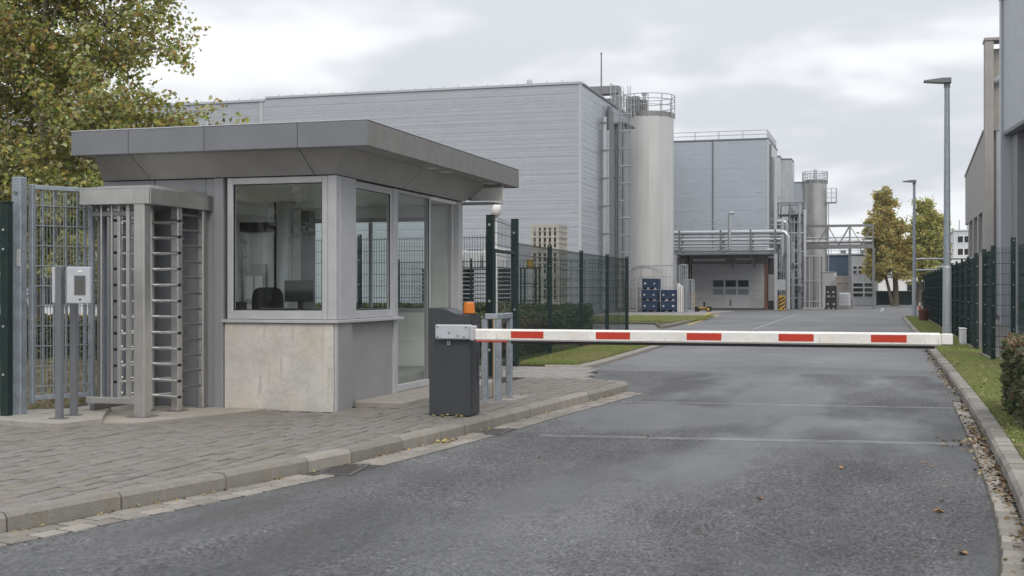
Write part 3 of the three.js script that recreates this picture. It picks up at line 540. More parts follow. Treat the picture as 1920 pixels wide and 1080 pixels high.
  pane(w1, -7.16, -6.06, 1.25, 2.69, 12.945);
  { const w4 = side('window', 13.3, 15.9, 1.15, 2.56, 0.06, -8.89, -8.84); paneS(w4, -8.865, 13.35, 15.85, 1.2, 2.5); }
  const w2 = side('window', 13.47, 14.745, 1.143, 2.765, 0.085, -5.985, -5.93, 0.09, 0.07); paneS(w2, -5.955, 13.55, 14.68, 1.22, 2.69);
  const s2 = B(); s2.box(-5.95, -5.94, 1.232, 2.68, 14.665, 14.672); s2.box(-5.95, -5.94, 2.672, 2.68, 13.56, 14.66); s2.build('seal', M.black, w2);
  const d1 = side('sliding_door', 14.868, 16.13, 0.178, 2.765, 0.045, -5.975, -5.925, 0.09, 0.06); paneS(d1, -5.95, 14.9, 16.09, 0.26, 2.73);
  B().box(-5.94, -5.93, 0.27, 2.72, 16.06, 16.068).build('seal', M.black, d1);
  const d2 = side('sliding_door', 16.14, 17.24, 0.178, 2.765, 0.045, -6.03, -5.98, 0.09, 0.05); paneS(d2, -6.005, 16.17, 17.2, 0.26, 2.73);
  boxPart('handle', M.alu, d2, [-5.978, -5.955, 1.02, 1.16, 16.15, 16.24], 0.004);
  boxPart('corner_post', M.alu, t, [-6.0, -5.9, P, 2.765, 17.25, 17.4], 0.006);
}
// inside the gatehouse (its floor is raised above the pavement)
{
  const F = 0.36, T = 1.235;
  const d = thing('desk', 'grey desk inside the gatehouse under the front window', 'desk', [-7.0, F, 13.7]);
  boxPart('desktop', M.desk, d, [-8.2, -6.1, T - 0.03, T, 13.35, 14.15]); for (const x of [-8.15, -6.17]) for (const s of [13.4, 14.07]) boxPart('leg', M.steelGrey, d, [x, x + 0.05, F, T - 0.031, s, s + 0.05]);
  const m = thing('monitor', 'black computer monitor on the desk seen through the front window', 'monitor', [-6.8, T, 13.9]);
  boxPart('screen', M.black, m, [-7.0, -6.62, 1.335, 1.595, 13.87, 13.90], 0.006); boxPart('display', M.screen, m, [-6.985, -6.635, 1.35, 1.58, 13.865, 13.869], 0); boxPart('neck', M.black, m, [-6.84, -6.78, T + 0.016, 1.36, 13.91, 13.95]); boxPart('foot', M.black, m, [-6.92, -6.70, T + 0.001, T + 0.015, 13.82, 14.0]);
  const k = thing('keyboard', 'black keyboard lying in front of the gatehouse monitor', 'keyboard', [-6.9, T, 13.65]); boxPart('case', M.black, k, [-7.15, -6.7, T + 0.001, T + 0.02, 13.5, 13.64]); const kb = B(); for (let i = 0; i < 13; i++) for (let j = 0; j < 4; j++) kb.box(-7.13 + i * 0.032, -7.105 + i * 0.032, T + 0.0205, T + 0.027, 13.515 + j * 0.03, 13.538 + j * 0.03); kb.build('keys', M.steelGrey, k);
  const c = thing('office_chair', 'black office chair with rounded back behind the gatehouse window', 'office chair', [-7.6, F, 14.6], undefined, 0.3, true);
  const sh = new THREE.Shape(); sh.moveTo(-0.15, 0); sh.quadraticCurveTo(-0.20, 0.32, -0.17, 0.44); sh.quadraticCurveTo(-0.15, 0.5, -0.08, 0.5); sh.lineTo(0.08, 0.5); sh.quadraticCurveTo(0.15, 0.5, 0.17, 0.44); sh.quadraticCurveTo(0.20, 0.32, 0.15, 0); sh.closePath();
  B().geo(new THREE.ExtrudeGeometry(sh, { depth: 0.06, bevelEnabled: true, bevelSize: 0.02, bevelThickness: 0.02, bevelSegments: 3 }), xf(new THREE.Vector3(0, 0.63, 0.0), new THREE.Euler(-0.08, 0, 0))).build('backrest', M.fabric, c);
  B().boxAt(new THREE.Vector3(0, 0.5, -0.28), 0.46, 0.1, 0.46, 0, 0.04).build('seat', M.fabric, c);
  for (const q of [-1, 1]) { const a = B(); a.bar(new THREE.Vector3(q * 0.26, 0.5, -0.2), new THREE.Vector3(q * 0.26, 0.72, -0.2), 0.03, 0.05); a.boxAt(new THREE.Vector3(q * 0.26, 0.74, -0.22), 0.06, 0.035, 0.28, 0, 0.012); a.build('armrest', M.black, c); }
  B().tube(new THREE.Vector3(0, 0.1, -0.28), new THREE.Vector3(0, 0.46, -0.28), 0.03).build('column', M.steelGrey, c);
  const st = B(); for (let i = 0; i < 5; i++) { const a = i * 1.2566; st.bar(new THREE.Vector3(0, 0.1, -0.28), new THREE.Vector3(Math.cos(a) * 0.3, 0.04, -0.28 + Math.sin(a) * 0.3), 0.04, 0.03); } st.build('base', M.black, c);
  const p = thing('desk_phone', 'dark desk phone at the left end of the gatehouse desk', 'phone', [-7.55, T, 13.7]); B().outline([V(-7.66, T + 0.001, 13.5), V(-7.66, T + 0.03, 13.5), V(-7.66, T + 0.10, 13.75), V(-7.66, T + 0.001, 13.75)], new THREE.Vector3(0.22, 0, 0)).build('body', M.black, p); B().tube(V(-7.62, T + 0.085, 13.55), V(-7.62, T + 0.13, 13.74), 0.03, 8).build('handset', M.black, p);
}

// ---------- full-height turnstile ----------
{
  const t = thing('turnstile', 'full-height stainless steel turnstile against the gatehouse wall', 'turnstile', [-7.9, 0.128, 12.3]);
  const Y = 0.128, R = [-7.88, 12.33];
  const post = (x, s, w, d, y1 = 2.42, m = M.stainless) => { const p = B().box(x - w / 2, x + w / 2, Y, y1, s - d / 2, s + d / 2, 0.008).build('post', m, t); boxPart('foot_plate', M.stainlessDark, p, [x - w * 0.95, x + w * 0.95, Y + 0.001, Y + 0.008, s - d * 0.95, s + d * 0.95], 0.002); return p; };
  post(-7.56, 11.68, 0.13, 0.13); post(-7.56, 12.36, 0.09, 0.10); post(-7.52, 12.84, 0.07, 0.08); post(-8.2, 12.86, 0.09, 0.09); post(-7.88, 12.86, 0.06, 0.06, 2.42, M.stainlessDark);
  // canopy with shallow sloping lid
  const cn = B(); cn.box(-8.28, -7.43, 2.39, 2.555, 11.6, 11.63, 0.004); cn.box(-7.46, -7.43, 2.39, 2.555, 11.633, 12.92, 0.004); cn.box(-8.28, -8.25, 2.39, 2.555, 11.633, 12.92, 0.004); cn.build('canopy', M.stainless, t);
  B().outline([V(-8.28, 2.557, 11.6), V(-7.43, 2.557, 11.6), V(-7.55, 2.61, 11.85), V(-8.18, 2.61, 11.85)], V(0, -0.012, 0.012).setZ(-0.01)).outline([V(-7.43, 2.557, 11.602), V(-7.43, 2.557, 12.92), V(-7.55, 2.61, 12.9), V(-7.55, 2.61, 11.852)], new THREE.Vector3(-0.012, -0.012, 0)).box(-8.18, -7.552, 2.598, 2.61, 11.852, 12.9).build('canopy_lid', M.stainless, t);
  B().box(-8.245, -7.47, 2.40, 2.43, 11.64, 12.9).build('canopy_underside', M.stainlessDark, t);
  // rotor with four wings of eleven arms
  B().tube(V(R[0], Y + 0.01, R[1]), V(R[0], 2.4, R[1]), 0.05, 20).build('rotor', M.stainless, t);
  const ys = []; for (let i = 0; i < 12; i++) ys.push(0.30 + i * 0.176);
  for (const [a, k] of [[0.30, 0], [1.87, 1], [3.44, 0], [5.01, 1]]) for (const y of ys) {
    const dx = Math.cos(a), ds = -Math.sin(a), L = k ? 0.46 : 0.47, q = y;
    const arm = B().tube(V(R[0] + dx * 0.05, q, R[1] + ds * 0.05), V(R[0] + dx * L, q, R[1] + ds * L), 0.019, 10).build('arm', M.chrome, t);
    B().tube(V(R[0] + dx * L, q, R[1] + ds * L), V(R[0] + dx * (L + 0.03), q, R[1] + ds * (L + 0.03)), 0.016, 10).build('end_cap', M.black, arm);
  }
  // fixed comb between the two right posts, curved cage on the left
  for (let i = 0; i < 12; i++) { const y = 0.39 + i * 0.176; B().tube(V(-7.55, y, 12.42), V(-7.52, y, 12.82), 0.016, 8).build('comb_bar', M.stainlessDark, t); const e = B().tube(V(-7.56, y - 0.088, 12.42), V(-7.62, y - 0.088, 12.66), 0.018, 8).build('comb_bar', M.chrome, t); }
  for (const [x, s, w, m] of [[-8.22, 11.86, 0.03, M.stainlessDark], [-8.09, 11.72, 0.022, M.stainless], [-8.005, 11.78, 0.035, M.stainlessDark], [-7.96, 11.72, 0.02, M.stainless], [-8.23, 12.1, 0.03, M.steelGrey], [-8.23, 12.36, 0.03, M.steelGrey], [-8.23, 12.62, 0.03, M.steelGrey], [-7.88, 11.74, 0.036, M.stainless], [-7.765, 11.74, 0.046, M.stainless], [-7.685, 11.73, 0.014, M.stainless]]) B().box(x - w / 2, x + w / 2, Y + 0.12, 2.4, s - w / 2, s + w / 2, 0.005).build('cage_bar', m, t);
  boxPart('base_rail', M.stainless, t, [-8.24, -7.63, Y + 0.13, Y + 0.20, 11.65, 11.71], 0.006); boxPart('top_rail', M.stainlessDark, t, [-8.24, -7.63, 2.27, 2.33, 11.72, 11.78], 0.006);
  boxPart('base_rail', M.stainlessDark, t, [-8.26, -8.2, Y + 0.05, Y + 0.11, 11.75, 12.8], 0.006);
}

// ---------- galvanised swing gate, green post, reader ----------
{
  const g = thing('swing_gate', 'galvanised steel mesh swing gate standing open left of the turnstile', 'gate', [-8.5, 0.16, 11.5]);
  const a = [-8.68, 11.31], b = [-8.335, 11.93], y0 = 0.33, y1 = 2.60, P = (t, y, o = 0) => V(lerp(a[0], b[0], t) + o * 0.84, y, lerp(a[1], b[1], t) - o * 0.54);
  const hp = B().box(-8.775, -8.66, 0.14, 2.665, 11.13, 11.24, 0.008).build('hinge_post', M.galv, g);
  boxPart('lock_box', M.alu, hp, [-8.70, -8.655, 1.72, 1.90, 11.115, 11.135]);
  B().tube(V(-8.72, 2.5, 11.11), V(-8.72, 2.5, 11.131), 0.018, 12).build('bolt', M.steelGrey, hp);
  B().bar(P(0.03, y0 - 0.06), P(0.03, y1), 0.06, 0.06, 0.006).build('stile', M.galv, g); B().bar(P(0.97, y0 - 0.12), P(0.97, y1), 0.06, 0.06, 0.006).build('stile', M.galv, g);
  B().bar(P(0.06, y1 - 0.03), P(0.94, y1 - 0.03), 0.05, 0.05, 0.006).build('top_rail', M.galv, g); B().bar(P(0.06, y0), P(0.94, y0), 0.05, 0.05, 0.006).build('bottom_rail', M.galv, g);
  for (const t of [0.2, 0.37, 0.56, 0.74, 0.86]) B().bar(P(t, y0 + 0.03), P(t, y1 - 0.06), 0.012, 0.034, 0.002).build('upright', M.galv, g);
  for (let i = 0; i < 10; i++) { const y = lerp(y0 + 0.12, y1 - 0.22, i / 9); B().bar(P(0.06, y, 0.012), P(0.94, y, 0.012), 0.010, 0.010).build('cross_wire', M.galv, g); }
  const w = B(); for (let i = 1; i < 19; i++) w.bar(P(i / 19.2, y0 + 0.03), P(i / 19.2, y1 - 0.06), 0.006, 0.006); w.build('wire_mesh', M.galv, g, 'stuff');
  const ip = B().box(-8.34, -8.26, 0.14, 2.6, 12.0, 12.08, 0.006).build('latch_post', M.galv, g); B().boxAt(V(-8.28, 1.05, 11.98), 0.03, 0.16, 0.03, 0, 0.004).build('latch', M.alu, ip);
  const gp = thing('fence_post', 'dark green square fence post at the far left edge beside the swing gate', 'fence post', [-8.73, 0.1, 11.0]);
  boxPart('post', M.green, gp, [-8.775, -8.68, 0.1, 2.38, 10.95, 11.04], 0.006); boxPart('cap', M.black, gp, [-8.78, -8.675, 2.38, 2.395, 10.945, 11.045], 0.003); for (const y of [0.6, 1.1, 1.9, 2.1]) B().tube(V(-8.73, y, 10.94), V(-8.73, y, 10.951), 0.012, 8).build('screw', M.alu, gp);
  const pl = struct(B().prism([[-7.70, 10.45], [-7.58, 11.0], [-7.75, 11.25], [-8.3, 12.2], [-9.15, 11.4], [-9.1, 10.85], [-8.7, 10.63]], 0.05, 0.172).build('concrete_plinth', mat([0.40, 0.375, 0.335], { d: 'conc', size: 0.8, rough: 0.9, bump: 0.006, bsize: 0.4 })));
  const r = thing('card_reader', 'light grey access reader box with dark display on two steel posts', 'card reader', [-7.95, 0.172, 10.95]);
  for (const [x, s, y] of [[-8.0, 10.88, 1.715], [-8.075, 11.22, 1.4]]) { const p = B().box(x - 0.033, x + 0.033, 0.172, y, s - 0.03, s + 0.03, 0.004).build('post', M.steelGrey, r); boxPart('foot_plate', M.steelGrey, p, [x - 0.09, x + 0.07, 0.173, 0.181, s - 0.06, s + 0.06], 0.002); }
  const f = (lx, ly, lz) => { const c = Math.cos(0.42), s = Math.sin(0.42); return new THREE.Vector3(-7.83 + lx * c + lz * s, 1.525 + ly, -10.98 - lx * s + lz * c); };
  B().boxAt(f(-0.005, 0, 0), 0.235, 0.372, 0.11, 0.42, 0.008).build('housing', M.reader, r);
  B().boxAt(f(-0.225, 0, -0.02), 0.09, 0.368, 0.1, 0.42, 0.008).build('rear_housing', M.reader, r);
  const dp = B().boxAt(f(0.01, 0.0, 0.056), 0.112, 0.20, 0.008, 0.42, 0.002).build('display_frame', M.steelGrey, r); B().boxAt(f(0.01, 0.0, 0.0605), 0.095, 0.18, 0.004, 0.42, 0).build('display', mat([0.10, 0.10, 0.10], { d: null, rough: 0.25 }), dp);
  B().boxAt(f(0.012, 0.14, 0.057), 0.04, 0.022, 0.006, 0.42, 0.002).build('badge', M.white, r); B().boxAt(f(0.012, -0.145, 0.057), 0.02, 0.016, 0.006, 0.42, 0.002).build('lock', M.black, r);
}

// ---------- barrier ----------
{
  const t = thing('barrier_gate', 'closed road barrier: slate grey cabinet with white and red boom and orange beacon', 'barrier', [-4.46, 0.12, 12.9]);
  const c = thing; const X0 = -4.69, X1 = -4.243, S0 = 12.72, S1 = 13.08;
  const sh = new THREE.Shape(); sh.moveTo(X0, 0.135); sh.lineTo(X1, 0.135); sh.lineTo(X1, 1.205); sh.lineTo(-4.33, 1.21); sh.bezierCurveTo(-4.44, 1.215, -4.46, 1.272, -4.58, 1.278); sh.lineTo(X0, 1.28); sh.closePath();
  B().geo(new THREE.ExtrudeGeometry(sh, { depth: S1 - S0 - 0.02, bevelEnabled: true, bevelSize: 0.006, bevelThickness: 0.01, bevelSegments: 2, curveSegments: 16 }), new THREE.Matrix4().makeTranslation(0, 0, -S1 + 0.01)).build('cabinet', M.slate, t);
  boxPart('plinth', M.black, t, [X0 + 0.01, X1 - 0.01, 0.12, 0.134, S0 + 0.01, S1 - 0.01]);
  boxPart('door_seam', M.black, t, [X1 + 0.0065, X1 + 0.009, 0.2, 1.15, 12.80, 12.806], 0); boxPart('vent_slot', M.black, t, [X1 + 0.0065, X1 + 0.009, 0.48, 0.82, 12.98, 12.995], 0);
  const hub = B().box(-4.60, -4.19, 0.95, 1.108, 12.64, 12.70, 0.012).build('boom_bracket', M.reader, t);
  boxPart('clamp', M.alu, hub, [-4.195, -4.145, 0.94, 1.10, 12.60, 12.72], 0.01);
  for (const [x, y] of [[-4.57, 0.975], [-4.57, 1.085], [-4.44, 1.02], [-4.34, 0.99], [-4.27, 0.98], [-4.25, 1.08]]) B().tube(V(x, y, 12.64), V(x, y, 12.632), 0.009, 8).build('bolt', M.steelGrey, hub);
  boxPart('lock', M.alu, t, [-4.485, -4.45, 0.888, 0.93, 12.703, 12.71], 0.002); B().tube(V(-4.467, 0.91, 12.702), V(-4.467, 0.91, 12.695), 0.009, 8).build('keyhole', M.black, t);
  const y0 = 0.942, y1 = 1.066, boom = B().box(-4.144, 0.535, y0, y1, 12.60, 12.69, 0.016).build('boom', M.boomWhite, t);
  for (const [a, b] of [[-3.738, -3.385], [-2.828, -2.471], [-1.893, -1.545], [-0.985, -0.647], [-0.109, 0.221]]) boxPart('red_stripe', M.red, boom, [a, b, y0 + 0.030, y1 - 0.022, 12.5985, 12.601], 0);
  boxPart('end_cap', M.offWhite, boom, [0.537, 0.64, y0 + 0.012, y1 - 0.006, 12.61, 12.68], 0.008);
  boxPart('rubber_strip', M.rubber, boom, [-3.75, 0.48, y0 - 0.028, y0 - 0.001, 12.625, 12.665], 0.006); boxPart('reflector', M.red, boom, [-4.13, -3.78, y0 - 0.016, y0 - 0.001, 12.61, 12.68], 0.004);
  const bsh = []; for (const [r, y] of [[0.001, 0.128], [0.035, 0.127], [0.052, 0.12], [0.058, 0.105], [0.066, 0.02], [0.066, 0.0]]) bsh.push(new THREE.Vector2(r, y)); bsh.reverse();
  B().geo(new THREE.LatheGeometry(bsh, 20), xf(V(-4.30, 1.222, 12.9), new THREE.Euler(0, 0, 0))).build('beacon', M.orange, t);
  const bb = B().tube(V(-4.30, 1.206, 12.9), V(-4.30, 1.226, 12.9), 0.07, 20).build('beacon_base', M.black, t);
}
// galvanised guard frame behind the cabinet
{
  const g = thing('guard_rail', 'galvanised tube guard frame on three legs behind the barrier cabinet', 'guard rail', [-4.57, 0.12, 14.8]);
  for (const [x, s] of [[-4.665, 14.6], [-4.51, 14.66], [-4.53, 15.2]]) { const p = B().box(x - 0.036, x + 0.036, 0.121, 1.118, s - 0.036, s + 0.036, 0.008).build('leg', M.galv, g); boxPart('foot_plate', M.galv, p, [x - 0.06, x + 0.06, 0.122, 0.13, s - 0.06, s + 0.06], 0.002); }
  B().bar(V(-4.665, 1.155, 14.6), V(-4.51, 1.155, 14.66), 0.07, 0.07, 0.008).build('top_rail', M.galv, g); B().bar(V(-4.51, 1.155, 14.70), V(-4.53, 1.155, 15.24), 0.07, 0.07, 0.008).build('top_rail', M.galv, g);
  B().prism([[-4.75, 14.42], [-4.4, 14.42], [-4.3, 15.5], [-4.7, 15.6]], 0.06, 0.1215).build('base_slab', M.slab, g);
  const y = thing('bollard', 'slim yellow post behind the galvanised guard frame', 'bollard', [-4.71, 0.12, 15.1]); B().tube(V(-4.70, 0.12, 15.1), V(-4.70, 1.1, 15.1), 0.022, 12).build('post', M.yellow, y); B().geo(new THREE.SphereGeometry(0.022, 12, 6), new THREE.Matrix4().makeTranslation(-4.70, 1.1, -15.1)).build('cap', M.yellow, y);
  const p = thing('sign_panel', 'blank pale grey upright panel beside the yellow post', 'panel', [-4.62, 0.12, 15.0]); boxPart('panel', M.palePanel, p, [-4.665, -4.575, 0.12, 1.08, 14.95, 14.985], 0.006); boxPart('cap', M.alu, p, [-4.67, -4.57, 1.081, 1.095, 14.945, 14.99], 0.003);
}

// ---------- fences ----------
function meshPanel(parent, a, b, y0, y1, m = M.greenWire, step = 0.05, w = 0.006) { // welded double-wire panel between two points [x, s]
  const mb = B(), L = Math.hypot(b[0] - a[0], b[1] - a[1]), n = Math.round(L / step), at = (t, y) => V(lerp(a[0], b[0], t), y, lerp(a[1], b[1], t));
  for (let i = 0; i <= n; i++) mb.bar(at(i / n, y0), at(i / n, y1), w, w);
  for (let y = y0 + 0.03; y < y1 + 0.01; y += 0.2) mb.bar(at(0, y), at(1, y), w * 2.6, w * 1.3);
  return mb.build('mesh_panel', m, parent, 'stuff');
}
function fencePost(parent, x, s, y1, w = 0.06, d = 0.06, y0 = 0.02) {
  const p = B().box(x - w / 2, x + w / 2, y0, y1, s - d / 2, s + d / 2, 0.005).build('post', M.green, parent);
  const c = B(); c.box(x - w / 2 - 0.004, x + w / 2 + 0.004, y1, y1 + 0.012, s - d / 2 - 0.004, s + d / 2 + 0.004, 0.002); c.build('cap', M.black, p);
  const k = B(); for (let y = y0 + 0.3; y < y1; y += 0.42) k.tube(V(x + 0.005, y, s - d / 2 - 0.006), V(x + 0.005, y, s - d / 2), 0.011, 6); k.build('clip', M.alu, p);
  return p;
}
function fence(label, pts, y0, y1, o = {}) {
  const f = thing('mesh_fence', label, 'fence', [pts[0][0], y0 - 0.05, pts[0][1]]);
  pts.forEach((p, i) => { if (!(o.skip ?? []).includes(i)) fencePost(f, p[0], p[1], y1 + 0.05, o.w ?? 0.06, o.d ?? 0.06, y0 - 0.1); if (i) meshPanel(f, [p[0] + (o.off ?? 0.04), p[1]], [pts[i - 1][0] + (o.off ?? 0.04), pts[i - 1][1]], y0, y1, M.greenWire, o.step ?? 0.05, o.wire ?? 0.006); });
  return f;
}
fence('green wire mesh fence between gatehouse and pedestrian gate, stacked goods behind it', [[-6.24, 19.75], [-8.7, 20.1], [-11.2, 20.5], [-13.7, 20.9]], 0.12, 2.38, { skip: [0] });
fence('dark green mesh fence along the left verge beyond the pedestrian gate', [[-6.66, 22.75], [-6.82, 25.9], [-6.97, 29.45], [-7.02, 32.65], [-6.98, 35.1]], 0.12, 2.38, { skip: [0], w: 0.085, d: 0.07, wire: 0.0052 });
fence('dark green mesh fence running back from the corner of the left verge', [[-6.98, 35.18], [-9.4, 35.5], [-11.9, 35.9], [-14.4, 36.3]], 0.12, 2.38, { skip: [0] });
{
  const pts = []; for (let s = 69; s > 30.6; s -= 2.55) pts.push([2.05, s]); pts.push([2.05, 30.3]);
  fence('long dark green mesh fence along the right verge down the road', pts, 0.14, 2.26, { w: 0.06, d: 0.06, wire: 0.0075 });
  const f = fence('short dark green fence panel between the gap and the hedge', [[2.05, 28.1], [2.05, 25.9]], 0.14, 2.28, { w: 0.085, d: 0.085, wire: 0.0075 });
  meshPanel(f, [2.09, 25.9], [2.33, 25.4], 0.16, 2.30); fencePost(f, 2.36, 25.35, 2.46, 0.085, 0.085);
  fence('dark green mesh fence behind the hedge at the right edge', [[2.40, 25.2], [2.62, 22.8], [2.86, 20.3], [3.1, 17.8]], 0.14, 2.33, { skip: [0], w: 0.06, wire: 0.007 });
  const fo = structGroup('fence_footing'); for (let s = 26; s < 68; s += 1.27) if (s < 28.2 || s > 30) boxPart('base_board', kerbMats[1], fo, [1.99, 2.03, 0.05, 0.16, s, s + 1.255], 0.004);
}
{ // tall pedestrian gate of the left fence
  const g = thing('pedestrian_gate', 'tall dark green mesh gate between two high square posts behind the barrier', 'gate', [-6.4, 0.06, 21]);
  for (const [x, s, y] of [[-6.165, 19.6, 2.70], [-6.6, 22.5, 2.80]]) { const p = B().box(x - 0.06, x + 0.06, 0.04, y, s - 0.06, s + 0.06, 0.008).build('gate_post', M.green, g); boxPart('cap', M.black, p, [x - 0.065, x + 0.065, y, y + 0.012, s - 0.065, s + 0.065], 0.003); for (const q of [0.5, 1.3, 2.55]) B().tube(V(x, q, s - 0.07), V(x, q, s - 0.059), 0.022, 8).build('screw', M.alu, p); }
  const P = (t, y) => V(lerp(-6.165, -6.6, t), y, lerp(19.6, 22.5, t));
  meshPanel(g, [lerp(-6.165, -6.6, 0.03), lerp(19.6, 22.5, 0.03)], [lerp(-6.165, -6.6, 0.97), lerp(19.6, 22.5, 0.97)], 2.22, 2.72, M.greenWire, 0.16, 0.005);
  B().bar(P(0.12, 2.14), P(0.97, 2.17), 0.05, 0.06, 0.005).build('top_rail', M.green, g); B().bar(P(0.12, 0.2), P(0.97, 0.2), 0.05, 0.06, 0.005).build('bottom_rail', M.green, g);
  B().bar(P(0.12, 0.14), P(0.12, 2.17), 0.06, 0.06, 0.005).build('stile', M.green, g); B().bar(P(0.93, 0.14), P(0.93, 2.17), 0.06, 0.06, 0.005).build('stile', M.green, g);
  meshPanel(g, [lerp(-6.165, -6.6, 0.15), lerp(19.6, 22.5, 0.15)], [lerp(-6.165, -6.6, 0.90), lerp(19.6, 22.5, 0.90)], 0.24, 2.12, M.greenWire, 0.14, 0.005);
  const lk = B().box(-6.60, -6.54, 1.0, 1.22, 22.28, 22.36, 0.01).build('lock_case', M.black, g); B().bar(V(-6.53, 1.12, 22.28), V(-6.50, 1.12, 22.12), 0.02, 0.02).build('handle', M.alu, lk);
}
{ // white lamp head on a pole
  const l = thing('pole_lamp', 'round white lamp head on a slim white pole behind the pedestrian gate', 'lamp', [-7.43, 0.08, 24]);
  B().tube(V(-7.43, 0.08, 24), V(-7.43, 3.0, 24), 0.035, 12, 0.03).build('pole', M.white, l);
  const pr = [[0.001, 0.0], [0.10, 0.01], [0.128, 0.06], [0.135, 0.13], [0.132, 0.145], [0.001, 0.15]].map(([x, y]) => new THREE.Vector2(x, y));
  B().geo(new THREE.LatheGeometry(pr, 24), xf(V(-7.33, 3.07, 24), new THREE.Euler(0, 0.3, 1.35), 1.15)).build('lamp_head', M.white, l);
  B().geo(new THREE.CylinderGeometry(0.13, 0.13, 0.03, 24), xf(V(-7.50, 3.10, 24), new THREE.Euler(0, 0.3, 1.35), 1.15)).build('back_plate', M.palePanel, l);
  B().box(-7.46, -7.40, 2.98, 3.05, 23.96, 24.04, 0.01).build('clamp', M.black, l);
}

// ---------- vegetation ----------
function leafGeo(w, l, fold = 0.25) {
  const g = new THREE.BufferGeometry(), p = [0, 0, 0, -w / 2, fold * w, l * 0.45, 0, 0, l * 0.5, w / 2, fold * w, l * 0.45, 0, -fold * w * 0.8, l];
  g.setAttribute('position', new THREE.Float32BufferAttribute(p, 3)); g.setIndex([0, 2, 1, 0, 3, 2, 1, 2, 4, 2, 3, 4]); g.computeVertexNormals(); return g;
}
const leafA = leafGeo(0.075, 0.105), leafB = leafGeo(0.06, 0.13), leafC = leafGeo(0.045, 0.06);
const anyTurn = () => new THREE.Euler(rr(0, 6.28), rr(0, 6.28), rr(0, 6.28));
const mixCol = (list) => { const [c, v] = pick(list); const k = 1 + v * (rnd() - 0.5) * 2; return col(c[0] * k, c[1] * k, c[2] * k); };
function hedge(label, box, colors, o = {}) {
  const [x0, x1, y0, y1, s0, s1] = box, t = thing('hedge', label, 'hedge', [(x0 + x1) / 2, y0, (s0 + s1) / 2], o.group), i = o.inset ?? 0.09;
  const c = B(); c.box(x0 + i, x1 - i, y0, y1 - i, s0 + i, s1 - i, 0.05); c.build('twigs', mat([0.03, 0.028, 0.018], { d: 'conc', size: 0.3, rough: 1 }), t);
  const list = [], cols = [], g = o.leaf ?? leafC, dens = o.density ?? 2200;
  const put = (x, y, s, top) => { const w = (o.lump ?? 0.06) * fbm(x * 1.9, y * 2.4, s * 1.9, 3); list.push(xf(V(x + w + rr(-0.03, 0.03), y + rr(-0.035, 0.035) + w, s + w + rr(-0.03, 0.03)), anyTurn(), rr(0.6, 1.25) * (o.scale ?? 1))); cols.push(mixCol(top && o.top && rnd() < 0.6 ? o.top : colors)); };
  const A = [[(x1 - x0) * (s1 - s0), () => put(rr(x0, x1), y1 - rr(0, 0.06), rr(s0, s1), true)], [(y1 - y0) * (x1 - x0), () => put(rr(x0, x1), rr(y0, y1), s0 + rr(0, 0.08))], [(y1 - y0) * (s1 - s0), () => put(x0 + rr(0, 0.08), rr(y0, y1), rr(s0, s1))], [(y1 - y0) * (s1 - s0), () => put(x1 - rr(0, 0.08), rr(y0, y1), rr(s0, s1))], [(y1 - y0) * (x1 - x0) * 0.4, () => put(rr(x0, x1), rr(y0, y1), s1)]];
  for (const [a, f] of A) for (let k = 0; k < a * dens; k++) f();
  scatter(g, M.leaf, list, 'leaves', t, cols); return t;
}
const GREEN = [[[0.075, 0.105, 0.035], 0.4], [[0.12, 0.145, 0.05], 0.35], [[0.05, 0.075, 0.028], 0.4]];
const RUST = [[[0.17, 0.075, 0.045], 0.4], [[0.12, 0.06, 0.03], 0.4], [[0.14, 0.11, 0.03], 0.4]];
hedge('clipped green hedge with reddish top at the right edge beside the fence', [1.36, 3.4, 0.1, 0.92, 12.9, 15.4], [...GREEN, GREEN[1], [[0.17, 0.18, 0.08], 0.4], [[0.15, 0.09, 0.05], 0.4]], { top: [[[0.30, 0.13, 0.08], 0.4], [[0.20, 0.10, 0.05], 0.4], [[0.22, 0.20, 0.06], 0.4]], density: 2600, scale: 1.05, leaf: leafGeo(0.045, 0.075) });
hedge('low reddish brown hedge behind the fence by the pedestrian gate', [-8.3, -7.1, 0.06, 0.80, 23.4, 26.8], [...RUST, ...RUST, GREEN[0]], { density: 1000, scale: 1.3 });
hedge('long dark green hedge inside the left fence', [-10.2, -8.2, 0.06, 0.80, 23.6, 34.9], [...GREEN, [[0.11, 0.10, 0.045], 0.4]], { density: 800, scale: 1.5, lump: 0.5, inset: 0.2 });
hedge('dark hedge with yellow green top in front of the white crate stack', [-19, -9.2, 0.02, 0.98, 39, 40.4], GREEN, { density: 420, scale: 1.9, top: [[[0.14, 0.15, 0.035], 0.4]] });
hedge('autumn hedge with orange and yellow top seen through the swing gate', [-21, -10.6, 0.06, 0.92, 21.6, 22.6], [...GREEN, [[0.09, 0.08, 0.02], 0.4]], { density: 900, scale: 1.3, top: [[[0.33, 0.19, 0.03], 0.4], [[0.25, 0.22, 0.04], 0.4], [[0.22, 0.09, 0.03], 0.4]] });

